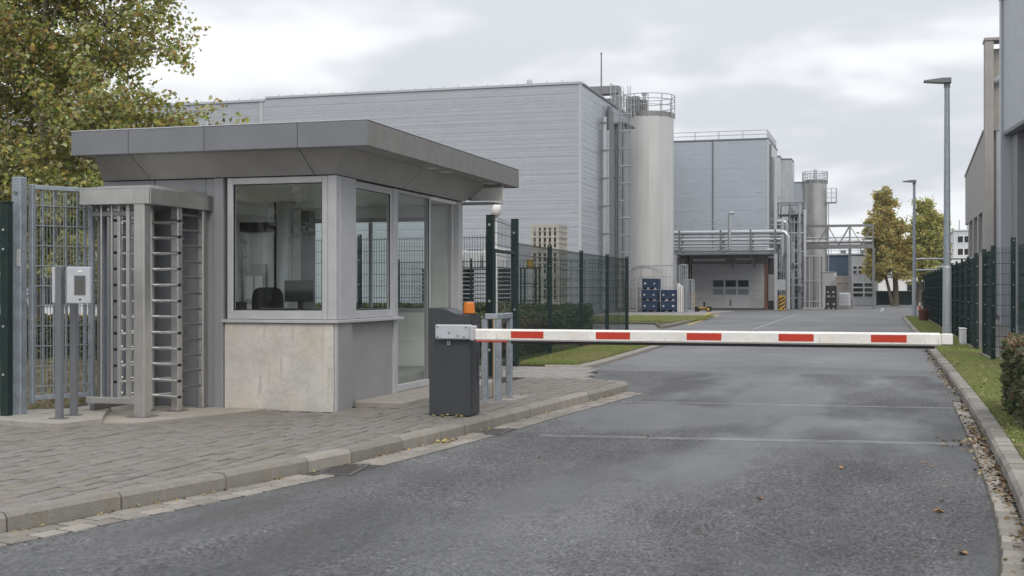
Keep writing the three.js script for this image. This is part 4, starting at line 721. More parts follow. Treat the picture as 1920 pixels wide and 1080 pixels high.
function tree(name, label, at, o) {
  const t = thing(name, label, 'tree', at, o.group);
  const base = V(...at), list = [], cols = [];
  const trunkMB = B(), limbMB = B();
  const seg = (mb, a, b, r0, r1, n) => mb.tube(a, b, r0, n, r1, false);
  const leafAt = (p, n, spread) => { for (let i = 0; i < n; i++) { list.push(xf(p.clone().add(new THREE.Vector3(gauss() * spread, gauss() * spread * 0.8, gauss() * spread)), anyTurn(), rr(0.65, 1.25) * o.leafScale)); cols.push(mixCol(o.colors)); } };
  const twig = (p, d, L, lv) => {
    const n = lv === 2 ? 5 : 6; let r = o.twigR * (lv === 2 ? 0.35 : 1); let q = p.clone(); const dd = d.clone();
    for (let i = 0; i < n; i++) {
      dd.add(new THREE.Vector3(rr(-0.22, 0.22), rr(-0.20, 0.16) + (o.droop ?? 0), rr(-0.22, 0.22))).normalize();
      const e = q.clone().addScaledVector(dd, L / n); seg(limbMB, q, e, r, r * 0.8, 5); r *= 0.8; q = e;
      const f = (i + 1) / n;
      if (lv === 1 && i > 0) { const k = Math.round(o.sub); for (let j = 0; j < k; j++) { const a = dd.clone().applyAxisAngle(new THREE.Vector3(rr(-1, 1), rr(-1, 1), rr(-1, 1)).normalize(), rr(0.5, 1.2)); twig(q, a, L * rr(0.28, 0.5), 2); } }
      if (lv === 2 || i > 2) leafAt(q, Math.round(o.leaves * rr(0.5, 1.5)), o.spread);
    }
  };
  for (const st of o.stems) {
    let p = base.clone().add(new THREE.Vector3(st.dx ?? 0, 0, st.dz ?? 0)), d = new THREE.Vector3(st.lean[0], 1, st.lean[1]).normalize(), r = st.r; const n = 14, L = st.h / n;
    for (let i = 0; i < n; i++) {
      d.add(new THREE.Vector3(rr(-0.06, 0.06), 0.03, rr(-0.06, 0.06))).normalize(); const q = p.clone().addScaledVector(d, L); seg(trunkMB, p, q, r, r * 0.92, 10); r *= 0.92; p = q;
      const f = (i + 1) / n; if (f < o.first) continue;
      const k = o.limbs; for (let j = 0; j < k; j++) { const a = rr(0, 6.28), up = lerp(0.15, 1.1, f), dir = new THREE.Vector3(Math.cos(a), up + rr(-0.25, 0.2), Math.sin(a)).normalize(); twig(p, dir, o.reach * (o.shape ? o.shape(f) : 1) * rr(0.65, 1.15), 1); }
    }
    leafAt(p, 60, 0.4);
  }
  trunkMB.build('trunk', o.bark, t); limbMB.build('branches', o.bark, t);
  scatter(o.leaf, M.leaf, list, 'crown', t, cols);
  return t;
}
const AUT = [[[0.38, 0.39, 0.075], 0.4], [[0.30, 0.34, 0.07], 0.4], [[0.19, 0.25, 0.055], 0.4], [[0.25, 0.30, 0.06], 0.4], [[0.44, 0.37, 0.075], 0.35], [[0.38, 0.24, 0.07], 0.4], [[0.50, 0.51, 0.29], 0.3]];
tree('autumn_tree', 'large multi-stemmed tree with thinning green and rust leaves behind the gatehouse', [-19.3, 0.08, 25.5], {
  stems: [{ lean: [0.02, 0.05], r: 0.17, h: 10.5, dx: -1.6 }, { lean: [0.06, -0.02], r: 0.14, h: 11, dx: 0.2, dz: 0.4 }, { lean: [-0.1, 0.0], r: 0.13, h: 9.5, dx: -2.8, dz: -0.5 }, { lean: [0.22, 0.03], r: 0.10, h: 8.4, dx: 0.5, dz: 0.2 }],
  first: 0.24, limbs: 4, reach: 3.2, shape: (f) => 1.15 - 0.55 * f, sub: 2, leaves: 7.5, spread: 0.26, twigR: 0.028, leafScale: 1.25, leaf: leafA, bark: M.barkPale, colors: AUT, droop: -0.01 });
tree('autumn_tree', 'tree across the lane mirrored in the front window of the gatehouse', [-16.5, 0, -6], {
  stems: [{ lean: [0.05, 0.05], r: 0.2, h: 9 }], first: 0.3, limbs: 4, reach: 2.6, sub: 2, leaves: 5, spread: 0.26, twigR: 0.028, leafScale: 1.6, leaf: leafA, bark: M.bark, colors: AUT });
tree('shrub', 'bushy green shrub below the large tree behind the swing gate', [-17.6, 0.08, 24.2], {
  stems: [{ lean: [0.2, 0.1], r: 0.05, h: 3.4 }, { lean: [-0.3, 0.1], r: 0.05, h: 3.6, dx: -0.8 }, { lean: [-0.2, -0.1], r: 0.05, h: 3.3, dx: -2.2 }, { lean: [0.1, -0.1], r: 0.05, h: 3.2, dx: -3.6 }],
  first: 0.3, limbs: 2, reach: 1.2, sub: 2, leaves: 5, spread: 0.17, twigR: 0.014, leafScale: 1.1, leaf: leafB, bark: M.bark, colors: [...AUT.slice(0, 3), AUT[6], AUT[4]] });
tree('autumn_tree', 'broad golden brown autumn tree at the far end of the road', [1.2, 0.0, 125], {
  stems: [{ lean: [0.0, 0], r: 0.33, h: 9.6 }, { lean: [-0.16, 0.1], r: 0.2, h: 7.6, dx: -0.3 }], first: 0.3, limbs: 4, reach: 1.75, shape: (f) => 1.25 - 0.85 * Math.abs(f - 0.4), sub: 2, leaves: 5, spread: 0.36, twigR: 0.05, leafScale: 2.6, leaf: leafA, bark: M.bark,
  colors: [[[0.56, 0.44, 0.12], 0.3], [[0.50, 0.42, 0.12], 0.3], [[0.40, 0.40, 0.11], 0.3], [[0.28, 0.31, 0.10], 0.35], [[0.50, 0.33, 0.11], 0.3]] });
tree('autumn_tree', 'smaller olive green tree right of the golden one, behind the far lamp', [3.3, 0.0, 126], {
  stems: [{ lean: [0.06, 0], r: 0.26, h: 9.0 }, { lean: [0.2, 0], r: 0.2, h: 7.6, dx: 0.4 }], first: 0.32, limbs: 4, reach: 1.6, shape: (f) => 1.15 - 0.75 * Math.abs(f - 0.45), sub: 2, leaves: 4, spread: 0.36, twigR: 0.05, leafScale: 2.6, leaf: leafA, bark: M.bark,
  colors: [[[0.50, 0.50, 0.15], 0.35], [[0.42, 0.45, 0.13], 0.35], [[0.33, 0.38, 0.12], 0.35], [[0.60, 0.50, 0.15], 0.35]] });
{ // dark conifers on the far side of the verge fence, seen only as reflections in the gatehouse glass
  const P = [[5.0, 33.5, 8.5], [5.4, 37.5, 10.5], [4.9, 40.5, 7.5], [6.6, 31, 9]];
  P.forEach(([x, s, h], i) => {
    const t = thing('conifer', ['conifer mirrored in the side window of the gatehouse, nearer one', 'tallest conifer mirrored in the side window of the gatehouse', 'small conifer mirrored in the glass door of the gatehouse', 'conifer standing behind the others on the right, mirrored in the glass'][i], 'tree', [x, 0.03, s], 'conifers reflected in the gatehouse windows');
    B().tube(V(x, 0, s), V(x, h, s), 0.13, 8, 0.02).build('trunk', M.bark, t); const l = [], c = [];
    for (let k = 0; k < 2600; k++) { const f = Math.pow(rnd(), 0.7), y = h * (1 - f * 0.93), r = (0.05 + 0.9 * f) * Math.sqrt(rnd()) * (0.75 + 0.25 * Math.sin(y * 7)), a = rr(0, 6.28); l.push(xf(V(x + Math.cos(a) * r, y - r * 0.3, s + Math.sin(a) * r), anyTurn(), rr(1.2, 2.6))); c.push(mixCol([[[0.035, 0.055, 0.03], 0.4], [[0.05, 0.07, 0.035], 0.4]])); }
    scatter(leafB, M.leaf, l, 'crown', t, c);
  });
}
// grass and litter
function blades(name, label, regions, colors, o = {}) {
  const g = new THREE.BufferGeometry(), p = [], idx = [];
  for (let i = 0; i < 6; i++) { const a = i * 1.05 + rr(0, 0.6), r = rr(0.004, 0.018), x = Math.cos(a) * r, z = Math.sin(a) * r, h = rr(0.022, 0.05), lx = Math.cos(a + 0.5) * rr(0.008, 0.03), lz = Math.sin(a + 0.5) * rr(0.008, 0.03), w = 0.0028, k = p.length / 3; p.push(x - w * Math.sin(a), 0, z + w * Math.cos(a), x + w * Math.sin(a), 0, z - w * Math.cos(a), x + lx, h, z + lz); idx.push(k, k + 1, k + 2); }
  g.setAttribute('position', new THREE.Float32BufferAttribute(p, 3)); g.setIndex(idx); g.computeVertexNormals();
  const list = [], cols = [];
  for (const [f0, f1, s0, s1, y, dens, sc] of regions) { const n = Math.round((s1 - s0) * dens); for (let i = 0; i < n; i++) { const s = rr(s0, s1), a = typeof f0 === 'function' ? f0(s) : f0, b = typeof f1 === 'function' ? f1(s) : f1, x = rr(a, b); if (fbm(x * 1.7, s * 0.9, 3, 3) < (o.bare ?? -0.4)) continue; list.push(xf(V(x, y, s), new THREE.Euler(0, rr(0, 6.28), 0), new THREE.Vector3(sc, sc * rr(0.5, 1.1), sc))); const m = 0.5 + fbm(x * 1.3, s * 0.6, 9, 3) + rr(-0.2, 0.2); const c = colors[m > 0.62 ? 2 : m > 0.42 ? 1 : 0], k = rr(0.75, 1.25); cols.push(col(c[0] * k, c[1] * k, c[2] * k)); } }
  const o2 = scatter(g, M.grass, list, name, null, cols); tag(o2, label, 'grass'); return o2;
}
const rIn = (s) => kerbR(s) + 0.16;
const lEdge = (s) => -5.5 - Math.max(0, (s - 24) * 0.022);
blades('grass', 'short grass on the verge between the right kerb and the green fence', [[rIn, 2.6, 6, 14, 0.103, 900, 1.15], [rIn, 2.4, 14, 20, 0.103, 1500, 1.2], [rIn, 2.2, 20, 32, 0.103, 800, 1.5], [rIn, 2.0, 32, 68, 0.103, 260, 2.4]], [[0.30, 0.29, 0.12], [0.28, 0.31, 0.10], [0.24, 0.31, 0.08]], { bare: -0.28 });
blades('grass', 'bright green grass strip on the left between kerb and dark fence', [[-7.6, lEdge, 22.8, 36.2, 0.078, 1300, 1.9], [-9.3, -8.5, 54, 66, 0.07, 220, 3.5], [-14, -9.3, 56, 66, 0.07, 600, 3.5]], [[0.31, 0.29, 0.13], [0.25, 0.29, 0.09], [0.22, 0.29, 0.075]]);
blades('grass', 'thin patchy lawn behind the swing gate strewn with leaves', [[-19, -9.25, 11.6, 21.5, 0.083, 1100, 1.6]], [[0.19, 0.15, 0.06], [0.15, 0.14, 0.05], [0.12, 0.14, 0.04]], { bare: -0.1 });
const dryLeaf = [0, 1, 2].map((i) => { const g = new THREE.BufferGeometry(), n = 7, p = [0, 0, 0], idx = []; for (let k = 0; k < n; k++) { const a = k / n * 6.283, r = (k % 2 ? 0.6 : 1) * rr(0.8, 1.1); p.push(Math.cos(a) * r * 0.5, 0.12 * Math.abs(Math.sin(a + i)) + rr(-0.03, 0.06), Math.sin(a) * r * 0.36); idx.push(0, 1 + (k + 1) % n, 1 + k); } g.setAttribute('position', new THREE.Float32BufferAttribute(p, 3)); g.setIndex(idx); g.computeVertexNormals(); return g; });
const DRY = [[[0.20, 0.12, 0.055], 0.45], [[0.13, 0.085, 0.05], 0.45], [[0.27, 0.19, 0.08], 0.4], [[0.07, 0.05, 0.035], 0.4], [[0.30, 0.25, 0.15], 0.35]];
function litter(label, spots, colors = DRY, k = 0) {
  const list = [], cols = [];
  for (const [fx, y, s0, s1, n, sz] of spots) for (let i = 0; i < n; i++) { const s = rr(s0, s1); list.push(xf(V(fx(s), y + rr(0.002, 0.014), s), new THREE.Euler(rr(-0.5, 0.5), rr(0, 6.28), rr(-0.5, 0.5)), sz * rr(0.55, 1.3))); cols.push(mixCol(colors)); }
  const o = scatter(dryLeaf[k], M.litter, list, 'leaf_litter', null, cols); tag(o, label, 'leaves'); return o;
}
const tri = (a, b) => a + (b - a) * Math.max(rnd(), rnd());
litter('brown dead leaves heaped in the gutter along the right kerb', [[(s) => kerbR(s) - Math.abs(gauss()) * 0.16, 0.006, 9.2, 14.2, 420, 0.05], [(s) => kerbR(s) - Math.abs(gauss()) * 0.10, 0.006, 6.2, 9.5, 90, 0.05], [(s) => kerbR(s) - Math.abs(gauss()) * 0.14, 0.006, 14, 32, 460, 0.055], [(s) => kerbR(s) - rr(0.03, 0.5), 0.006, 12.4, 13.1, 40, 0.06]]);
litter('yellowish leaves scattered over the right verge below the hedge', [[(s) => rIn(s) + rr(0, 0.9), 0.12, 8, 13.2, 900, 0.045], [(s) => rIn(s) + rr(0, 0.9), 0.13, 13, 26, 420, 0.05]], [[[0.30, 0.27, 0.11], 0.35], [[0.24, 0.22, 0.12], 0.35], [[0.20, 0.13, 0.06], 0.4], [[0.33, 0.30, 0.2], 0.3]], 1);
litter('small leaves and debris along the left kerb and gutter', [[(s) => kerbL(s) + 0.03 + Math.abs(gauss()) * 0.05, 0.006, 5, 17.8, 190, 0.035], [(s) => kerbL(s) + rr(0.02, 0.16), 0.008, 11.2, 11.7, 22, 0.06], [(s) => -4.4 + gauss() * 0.25, 0.128, 12.55, 12.75, 16, 0.05], [(s) => lEdge(s) - rr(0, 1.2), 0.10, 23, 34, 170, 0.06], [() => rr(-5, -3), 0.125, 13.5, 17.5, 30, 0.03]], [[[0.33, 0.21, 0.06], 0.4], [[0.2, 0.14, 0.07], 0.4], [[0.36, 0.33, 0.12], 0.3]], 2);
litter('fallen leaves covering the lawn behind the swing gate', [[() => rr(-18, -9.3), 0.095, 11.8, 21.6, 2600, 0.075]], [[[0.24, 0.16, 0.085], 0.4], [[0.19, 0.115, 0.06], 0.4], [[0.28, 0.22, 0.11], 0.35]], 1);
{ // single leaves on the open asphalt
  const L = [[0.356, 8.765, 0.10, [0.42, 0.18, 0.035], 'bright orange fallen leaf on the asphalt, the larger upper one near the right gutter'], [0.427, 7.404, 0.10, [0.36, 0.19, 0.06], 'pale orange curled leaf on the asphalt nearest the bottom right corner'], [-0.317, 10.692, 0.09, [0.33, 0.17, 0.05], 'orange leaf alone on the asphalt right of the lane centre, below the transverse joint'], [-0.827, 8.945, 0.075, [0.40, 0.18, 0.03], 'small orange leaf standing alone near the middle of the wet asphalt'],
    [0.392, 9.213, 0.06, [0.36, 0.30, 0.15], "straw coloured leaf just left of the large orange leaf by the right gutter"], [0.441, 9.919, 0.05, [0.36, 0.32, 0.18], "pale straw leaf a little beyond the large orange leaf by the right gutter"], [0.40, 11.0, 0.05, [0.28, 0.16, 0.06], "brown leaf just this side of the near transverse joint, towards the right gutter"], [0.183, 7.259, 0.05, [0.08, 0.05, 0.03], "dark brown leaf close to the bottom edge, left of the pale orange leaf"], [0.036, 10.158, 0.05, [0.05, 0.04, 0.03], "blackish leaf right of the lone orange leaf on the right half of the lane"], [-2.255, 12.433, 0.06, [0.40, 0.36, 0.25], "pale leaf on the near transverse joint left of the lane centre"], [-1.083, 7.703, 0.04, [0.05, 0.04, 0.035], "small dark leaf on the wet asphalt at the bottom centre"], [0.35, 11.25, 0.06, [0.24, 0.12, 0.05], "rust brown leaf beside the brown one below the near transverse joint"], [-2.9, 10.6, 0.05, [0.34, 0.31, 0.24], "whitish leaf alone on the asphalt below the barrier cabinet's kerb"], [-0.1, 17.5, 0.06, [0.05, 0.04, 0.03], "dark leaf just beyond the far transverse joint on the right half"], [-0.4, 20.5, 0.07, [0.05, 0.04, 0.03], "farthest dark leaf on the asphalt, between far joint and boom"]];
  L.forEach(([x, s, z, c, l], i) => { const m = place(new THREE.Mesh(dryLeaf[i % 3], mat(c, { d: null, rough: 0.75, side: THREE.DoubleSide })), 'fallen_leaf'); m.position.copy(V(x, 0.006, s)); m.rotation.set(rr(-0.2, 0.2), rr(0, 6), rr(-0.2, 0.2)); m.scale.setScalar(z); tag(m, l, 'leaf', 'single leaves on the road'); });
}

// ---------- factory on the left ----------
function rail(parent, pts, h, levels = 2, r = 0.03, step = 1.6, m = M.galvFar, kick = false) { // posts and rails of a guard rail, one part
  const mb = B();
  for (let i = 0; i < pts.length - 1; i++) {
    const a = pts[i], b = pts[i + 1], L = a.distanceTo(b), n = Math.max(1, Math.round(L / step));
    for (let k = 0; k <= n; k++) { const p = a.clone().lerp(b, k / n); mb.tube(p, p.clone().setY(p.y + h), r, 6); }
    for (let l = 1; l <= levels; l++) { const y = h * l / levels; mb.tube(a.clone().setY(a.y + y), b.clone().setY(b.y + y), r * 0.85, 6); }
    if (kick) mb.bar(a.clone().setY(a.y + 0.07), b.clone().setY(b.y + 0.07), 0.02, 0.14);
  }
  return mb.build('railing', m, parent);
}
const ring = (x, y, s, r, n, a0 = 0, a1 = Math.PI * 2) => Array.from({ length: n + 1 }, (_, i) => { const a = lerp(a0, a1, i / n); return V(x + Math.cos(a) * r, y, s + Math.sin(a) * r); });
function ladder(parent, x, s, y0, y1, dx, ds, cage = true, m = M.galvFar) { // ladder facing (dx, ds) with hoops
  const a = B(), c = B(), px = -ds, ps = dx;
  for (const q of [-0.25, 0.25]) a.tube(V(x + px * q, y0, s + ps * q), V(x + px * q, y1, s + ps * q), 0.035, 6);
  for (let y = y0 + 0.3; y < y1; y += 0.4) a.tube(V(x - px * 0.25, y, s - ps * 0.25), V(x + px * 0.25, y, s + ps * 0.25), 0.018, 5);
  a.build('ladder', m, parent);
  if (!cage) return;
  for (let y = y0 + 2.4; y <= y1 + 0.9; y += 1.1) { const P = []; for (let i = 0; i <= 8; i++) { const t = Math.PI * i / 8; P.push(V(x + px * 0.38 * Math.cos(t) + dx * 0.7 * Math.sin(t), y, s + ps * 0.38 * Math.cos(t) + ds * 0.7 * Math.sin(t))); } for (let i = 0; i < 8; i++) c.tube(P[i], P[i + 1], 0.028, 5); }
  for (const t of [0.25, 0.9, 1.57, 2.24, 2.9]) { const X = x + px * 0.38 * Math.cos(t) + dx * 0.7 * Math.sin(t), S = s + ps * 0.38 * Math.cos(t) + ds * 0.7 * Math.sin(t); c.tube(V(X, y0 + 2.3, S), V(X, y1 + 0.9, S), 0.02, 5); }
  c.build('safety_cage', m, parent);
}
{ // big hall
  const t = thing('factory_hall', 'long pale grey metal clad factory hall behind the gatehouse', 'factory hall', [-36, 0, 85]);
  const X = -16.6, S = 70, H = 13.32;
  B().box(-70, X - 0.12, 0, H, S + 0.12, 99).build('core', M.steelGrey, t);
  const rows = 26, h = H / rows;
  for (let i = 0; i < rows; i++) {
    const y0 = i * h + 0.004, y1 = (i + 1) * h - 0.004;
    for (const [a, b, m] of [[-36.75, X - 0.005, M.hallClad], [-40.45, -37.0, M.palePanelGrey], [-69, -40.7, M.hallClad]]) B().box(a, b, y0, m === M.hallClad ? y1 : y1 - 0.0, S + rr(0, 0.006), S + 0.11).build('cladding_panel', m, t);
    B().box(X - 0.11, X + rr(-0.005, 0), y0, y1, S + 0.16, 98.9).build('cladding_panel', M.hallSide, t);
  }
  for (const x of [-36.875, -40.575]) boxPart('trim', M.trim, t, [x - 0.11, x + 0.11, 0, H - 0.02, S - 0.03, S + 0.1], 0.01);
  boxPart('corner_trim', M.trim, t, [X - 0.13, X + 0.03, 0, H, S - 0.03, S + 0.15], 0.01);
  boxPart('coping', M.trim, t, [-36.6, X + 0.06, H + 0.002, H + 0.16, S - 0.08, S + 0.4], 0.02); boxPart('coping', M.trim, t, [-69, -36.65, H - 0.16, H + 0.01, S - 0.09, S + 0.4], 0.02); boxPart('coping', M.steelGrey, t, [X - 0.4, X + 0.07, H + 0.002, H + 0.15, S + 0.41, 99], 0.02);
  const rl = B(); for (let x = -69; x < X - 1; x += 0.9) { const y = H + (x < -36.6 ? 0.01 : 0.16), q = x - 0; rl.box(q - 0.02, q + 0.02, y, y + 0.10, S + 0.02, S + 0.06); } rl.build('snow_guard', M.galvFar, t);
  const v = B(); v.tube(V(-20.2, H, 72), V(-20.2, H + 0.55, 72), 0.11, 12); v.tube(V(-20.2, H + 0.5, 72), V(-20.2, H + 0.72, 72), 0.2, 12, 0.14); v.build('roof_vent', M.trim, t);
  // risers and caged ladder on the end wall
  const up = (x, s, r, y1, m = M.pipe) => B().tube(V(x, 0.3, s), V(x, y1, s), r, 10).build('riser_pipe', m, t);
  up(-16.36, 75.2, 0.16, 12.1); up(-16.34, 76.1, 0.11, 11.4, M.galvFar); up(-16.38, 76.9, 0.15, 13.0, M.steelGrey);
  boxPart('cable_tray', M.steelGrey, t, [-16.55, -16.3, 0.4, 12.8, 77.3, 77.7], 0.01); boxPart('cable_tray', M.stainlessDark, t, [-16.5, -16.0, 0.4, 12.4, 79.6, 80.2], 0.01);
  const br = B(); for (let y = 1.5; y < 12; y += 1.7) { br.box(-16.6, -15.9, y, y + 0.08, 75.0, 75.08); br.box(-16.6, -15.9, y + 0.3, y + 0.36, 77.9, 77.97); } br.build('pipe_bracket', M.steelGrey, t);
  ladder(t, -16.05, 78.5, 0.4, 13.6, 1, 0);
  rail(t, [V(-16.5, H + 0.15, 77.8), V(-16.5, H + 0.15, 86)], 1.1, 2, 0.03, 1.4);
  const pl = B(); pl.box(-16.6, -15.7, 12.2, 12.28, 79.5, 82); pl.build('platform', M.steelGrey, t); rail(t, [V(-15.75, 12.28, 79.5), V(-15.75, 12.28, 82)], 1.1, 2, 0.03, 1.2);
  const dk = B(); dk.bar(V(-18.9, 14.8, 82), V(-16.75, 14.8, 82), 0.9, 0.55, 0.03); dk.box(-17.25, -16.7, 0.4, 14.52, 81.6, 82.5, 0.03); dk.build('duct', M.stainlessDark, t);
  boxPart('roof_unit', M.trim, t, [-18.9, -17.5, H, 14.4, 82.6, 84], 0.02);
  const mast = B(); mast.tube(V(-17.7, H, 80.5), V(-17.7, 17.0, 80.5), 0.06, 8, 0.04); mast.build('mast', M.steelGrey, t);
  B().geo(new THREE.SphereGeometry(0.07, 8, 6), new THREE.Matrix4().makeTranslation(-17.7, 17.02, -80.5)).build('mast_tip', M.steelGrey, t);
}
function silo(label, x, s, r, h, m, railH, n) {
  const t = thing('silo', label, 'silo', [x, 0, s]);
  const seg = 14; // shell of upright sheets with narrow seams
  for (let i = 0; i < seg; i++) { const a0 = i / seg * 2 * Math.PI + 0.0012, a1 = (i + 1) / seg * 2 * Math.PI - 0.0012; const mb = B(); for (let k = 0; k < 6; k++) { const p = lerp(a0, a1, k / 6), q = lerp(a0, a1, (k + 1) / 6), A = new THREE.Vector3(Math.cos(p), 0, -Math.sin(p)), C = new THREE.Vector3(Math.cos(q), 0, -Math.sin(q)); const P = (u, y) => new THREE.Vector3(x + u.x * r, y, -s + u.z * r); mb.tri(P(A, 0.3), P(C, 0.3), P(C, h), A, C, C).tri(P(A, 0.3), P(C, h), P(A, h), A, C, A); } mb.build('shell_sheet', m, t); }
  B().tube(V(x, 0.2, s), V(x, h - 0.01, s), r - 0.035, 84).build('lining', M.steelGrey, t);
  B().tube(V(x, 0, s), V(x, 0.3, s), r + 0.1, 32).build('plinth', M.concreteDark, t);
  const rim = B().tube(V(x, h, s), V(x, h + 0.3, s), r + 0.04, 40).build('rim', M.stainlessDark, t);
  B().tube(V(x, h + 0.301, s), V(x, h + 0.5, s), r * 0.8, 32, r * 0.2).build('roof_cone', m, t);
  const rl = B(), N = n, P0 = ring(x, h - 0.05, s, r + 0.07, 36);
  for (let i = 0; i < N; i++) { const a = i / N * 2 * Math.PI + 0.2, X = x + Math.cos(a) * (r + 0.07), S = s + Math.sin(a) * (r + 0.07); rl.tube(V(X, h - 0.05, S), V(X, h + railH, S), 0.035, 6); }
  for (const q of [0.5, 0.78, 1.0]) for (let i = 0; i < 36; i++) rl.tube(P0[i].clone().setY(h + railH * q), P0[i + 1].clone().setY(h + railH * q), 0.03, 5);
  rl.build('railing', M.galvFar, t); return t;
}
{
  const t = silo('tall pale grey silo with railing on top beside the big hall', -15.63, 86.0, 1.80, 13.4, M.silo, 1.5, 12);
  for (const [dx, ds, hh] of [[-1.15, -0.3, 1.25], [-0.7, -0.75, 1.25], [-0.25, -0.45, 1.05]]) { const f = B(); for (let i = 0; i < 10; i++) { const a = i / 10 * 6.283; f.tube(V(-15.63 + dx + Math.cos(a) * 0.26, 13.7, 86.0 + ds + Math.sin(a) * 0.26), V(-15.63 + dx + Math.cos(a) * 0.26, 13.55 + hh, 86.0 + ds + Math.sin(a) * 0.26), 0.07, 6); } f.tube(V(-15.63 + dx, 13.7, 86.0 + ds), V(-15.63 + dx, 13.6 + hh, 86.0 + ds), 0.27, 12); f.build('dust_filter', M.stainlessDark, t); }
  const v = B(); v.tube(V(-15.8, 13.6, 85.7), V(-15.8, 15.0, 85.7), 0.13, 12); v.tube(V(-15.8, 14.95, 85.7), V(-15.8, 15.15, 85.7), 0.15, 12, 0.24); v.build('vent_pipe', M.trim, t);
  B().tube(V(-17.55, 0.4, 85.8), V(-17.55, 13.3, 85.8), 0.07, 8).build('fill_pipe', M.trim, t); boxPart('valve', M.black, t, [-17.7, -17.4, 9.3, 9.7, 85.5, 85.9], 0.03);
  B().tube(V(-17.4, 0.4, 85.3), V(-17.4, 12.9, 85.3), 0.11, 8).build('fill_pipe', M.stainlessDark, t);
}

{ // second hall
  const t = thing('factory_hall', 'tall blue grey factory hall with roof railing behind the pale silo', 'factory hall', [-16, 0, 108]);
  const X = -8.72, S = 101.2, H = 13.5;
  B().box(-26, X - 0.12, 0, H - 0.02, S + 0.12, 110).build('core', M.steelGrey, t);
  for (let i = 0; i < 12; i++) { const y0 = i * H / 12 + 0.002, y1 = (i + 1) * H / 12 - 0.002; for (const [a, b] of [[-26, -13.17], [-13.03, X]]) B().box(a, b, y0, y1, S + rr(0, 0.01), S + 0.11).build('cladding_panel', M.hallFlat, t); }
  for (const [y0, y1] of [[0, 4.2], [4.23, 8.4], [8.43, 11], [11.03, H]]) for (const [a, b] of [[S + 0.14, 105], [105.05, 109.9]]) B().box(X - 0.11, X + 0.01, y0, y1, a, b).build('cladding_panel', M.palePanel, t);
  boxPart('trim', M.steelGrey, t, [-13.16, -13.04, 0, H, S - 0.02, S + 0.1], 0.01); boxPart('corner_trim', M.trim, t, [X - 0.1, X + 0.04, 0, H, S - 0.03, S + 0.13], 0.01);
  boxPart('coping', M.steelGrey, t, [-26, X + 0.06, H + 0.002, H + 0.12, S - 0.06, S + 0.3], 0.02); boxPart('coping', M.steelGrey, t, [X - 0.3, X + 0.06, H + 0.002, H + 0.12, S + 0.31, 110], 0.02);
  rail(t, [V(-26, H + 0.12, S + 0.2), V(X - 0.1, H + 0.12, S + 0.2)], 0.65, 2, 0.035, 1.9); rail(t, [V(X - 0.1, H + 0.12, S + 0.25), V(X - 0.1, H + 0.12, 110)], 0.65, 2, 0.035, 1.5);
  B().tube(V(X + 0.12, 0.3, 102.0), V(X + 0.12, 13.2, 102.0), 0.08, 8).build('downpipe', M.steelGrey, t); B().tube(V(X + 0.2, 0.3, 104.3), V(X + 0.2, 12.4, 104.3), 0.22, 10).build('riser_pipe', M.pipe, t);
  // low loading bay in front of it
  const z = 99.6; boxPart('bay_wall', M.concreteDark, t, [-16.5, -14.62, 0, 4.2, z, z + 1.5], 0); boxPart('bay_wall', M.cladGrey, t, [-14.6, -8.6, 3.62, 4.2, z, z + 1.5], 0); boxPart('bay_wall', M.darkRecess, t, [-8.85, -8.2, 0, 4.0, z + 0.1, z + 1.5], 0);
  const dr = B().box(-14.55, -8.87, 0.06, 3.6, z + 0.16, z + 0.3).build('bay_door', M.greyDoor, t);
  for (let i = 0; i < 5; i++) boxPart('door_section', M.greyDoor, dr, [-14.53, -8.89, 0.07 + i * 0.707, 0.07 + (i + 1) * 0.707 - 0.02, z + 0.12, z + 0.158], 0.006);
  for (let i = 0; i < 3; i++) { const x = -12.93 + i * 0.98; const w = B(); w.box(x, x + 0.92, 1.62, 2.34, z + 0.09, z + 0.117, 0.004); const f = w.build('window', M.trim, dr); boxPart('pane', M.darkGlass, f, [x + 0.05, x + 0.87, 1.77, 2.29, z + 0.083, z + 0.0895], 0); boxPart('pane', M.paleGlass, f, [x + 0.05, x + 0.87, 1.16, 1.6, z + 0.10, z + 0.117], 0); }
  const wd = B(); wd.box(-11.95, -10.0, 0.1, 1.14, z + 0.098, z + 0.117, 0.004); wd.build('wicket_door', M.palePanel, dr); boxPart('handle', M.black, t, [-11.53, -11.46, 0.25, 0.75, z + 0.05, z + 0.097], 0.004);
  boxPart('canopy', M.steelGrey, t, [-15.6, -8.1, 4.22, 4.36, 96.2, z + 1.4], 0.01); boxPart('lamp_strip', M.palePanel, t, [-14.2, -11.7, 3.80, 3.95, 97.8, 98.0], 0.02); boxPart('lamp_strip', M.palePanel, t, [-10.9, -9.6, 3.84, 3.96, 97.8, 98.0], 0.02);
  const b = B(); for (const x of [-14.9, -11.3, -9.6]) b.bar(V(x, 4.2, 96.4), V(x, 3.3, 99.5), 0.12, 0.16); b.build('bracket', M.stainlessDark, t);
  boxPart('column', M.stainlessDark, t, [-15.1, -14.75, 0, 4.2, 97.2, 97.5], 0.01); boxPart('column', M.darkRecess, t, [-14.72, -14.6, 0, 4.2, 98.3, 98.9], 0);
  B().box(-8.66, -8.42, 0, 3.65, 97.1, 97.35, 0.01).build('column', M.orangePost, t);
}
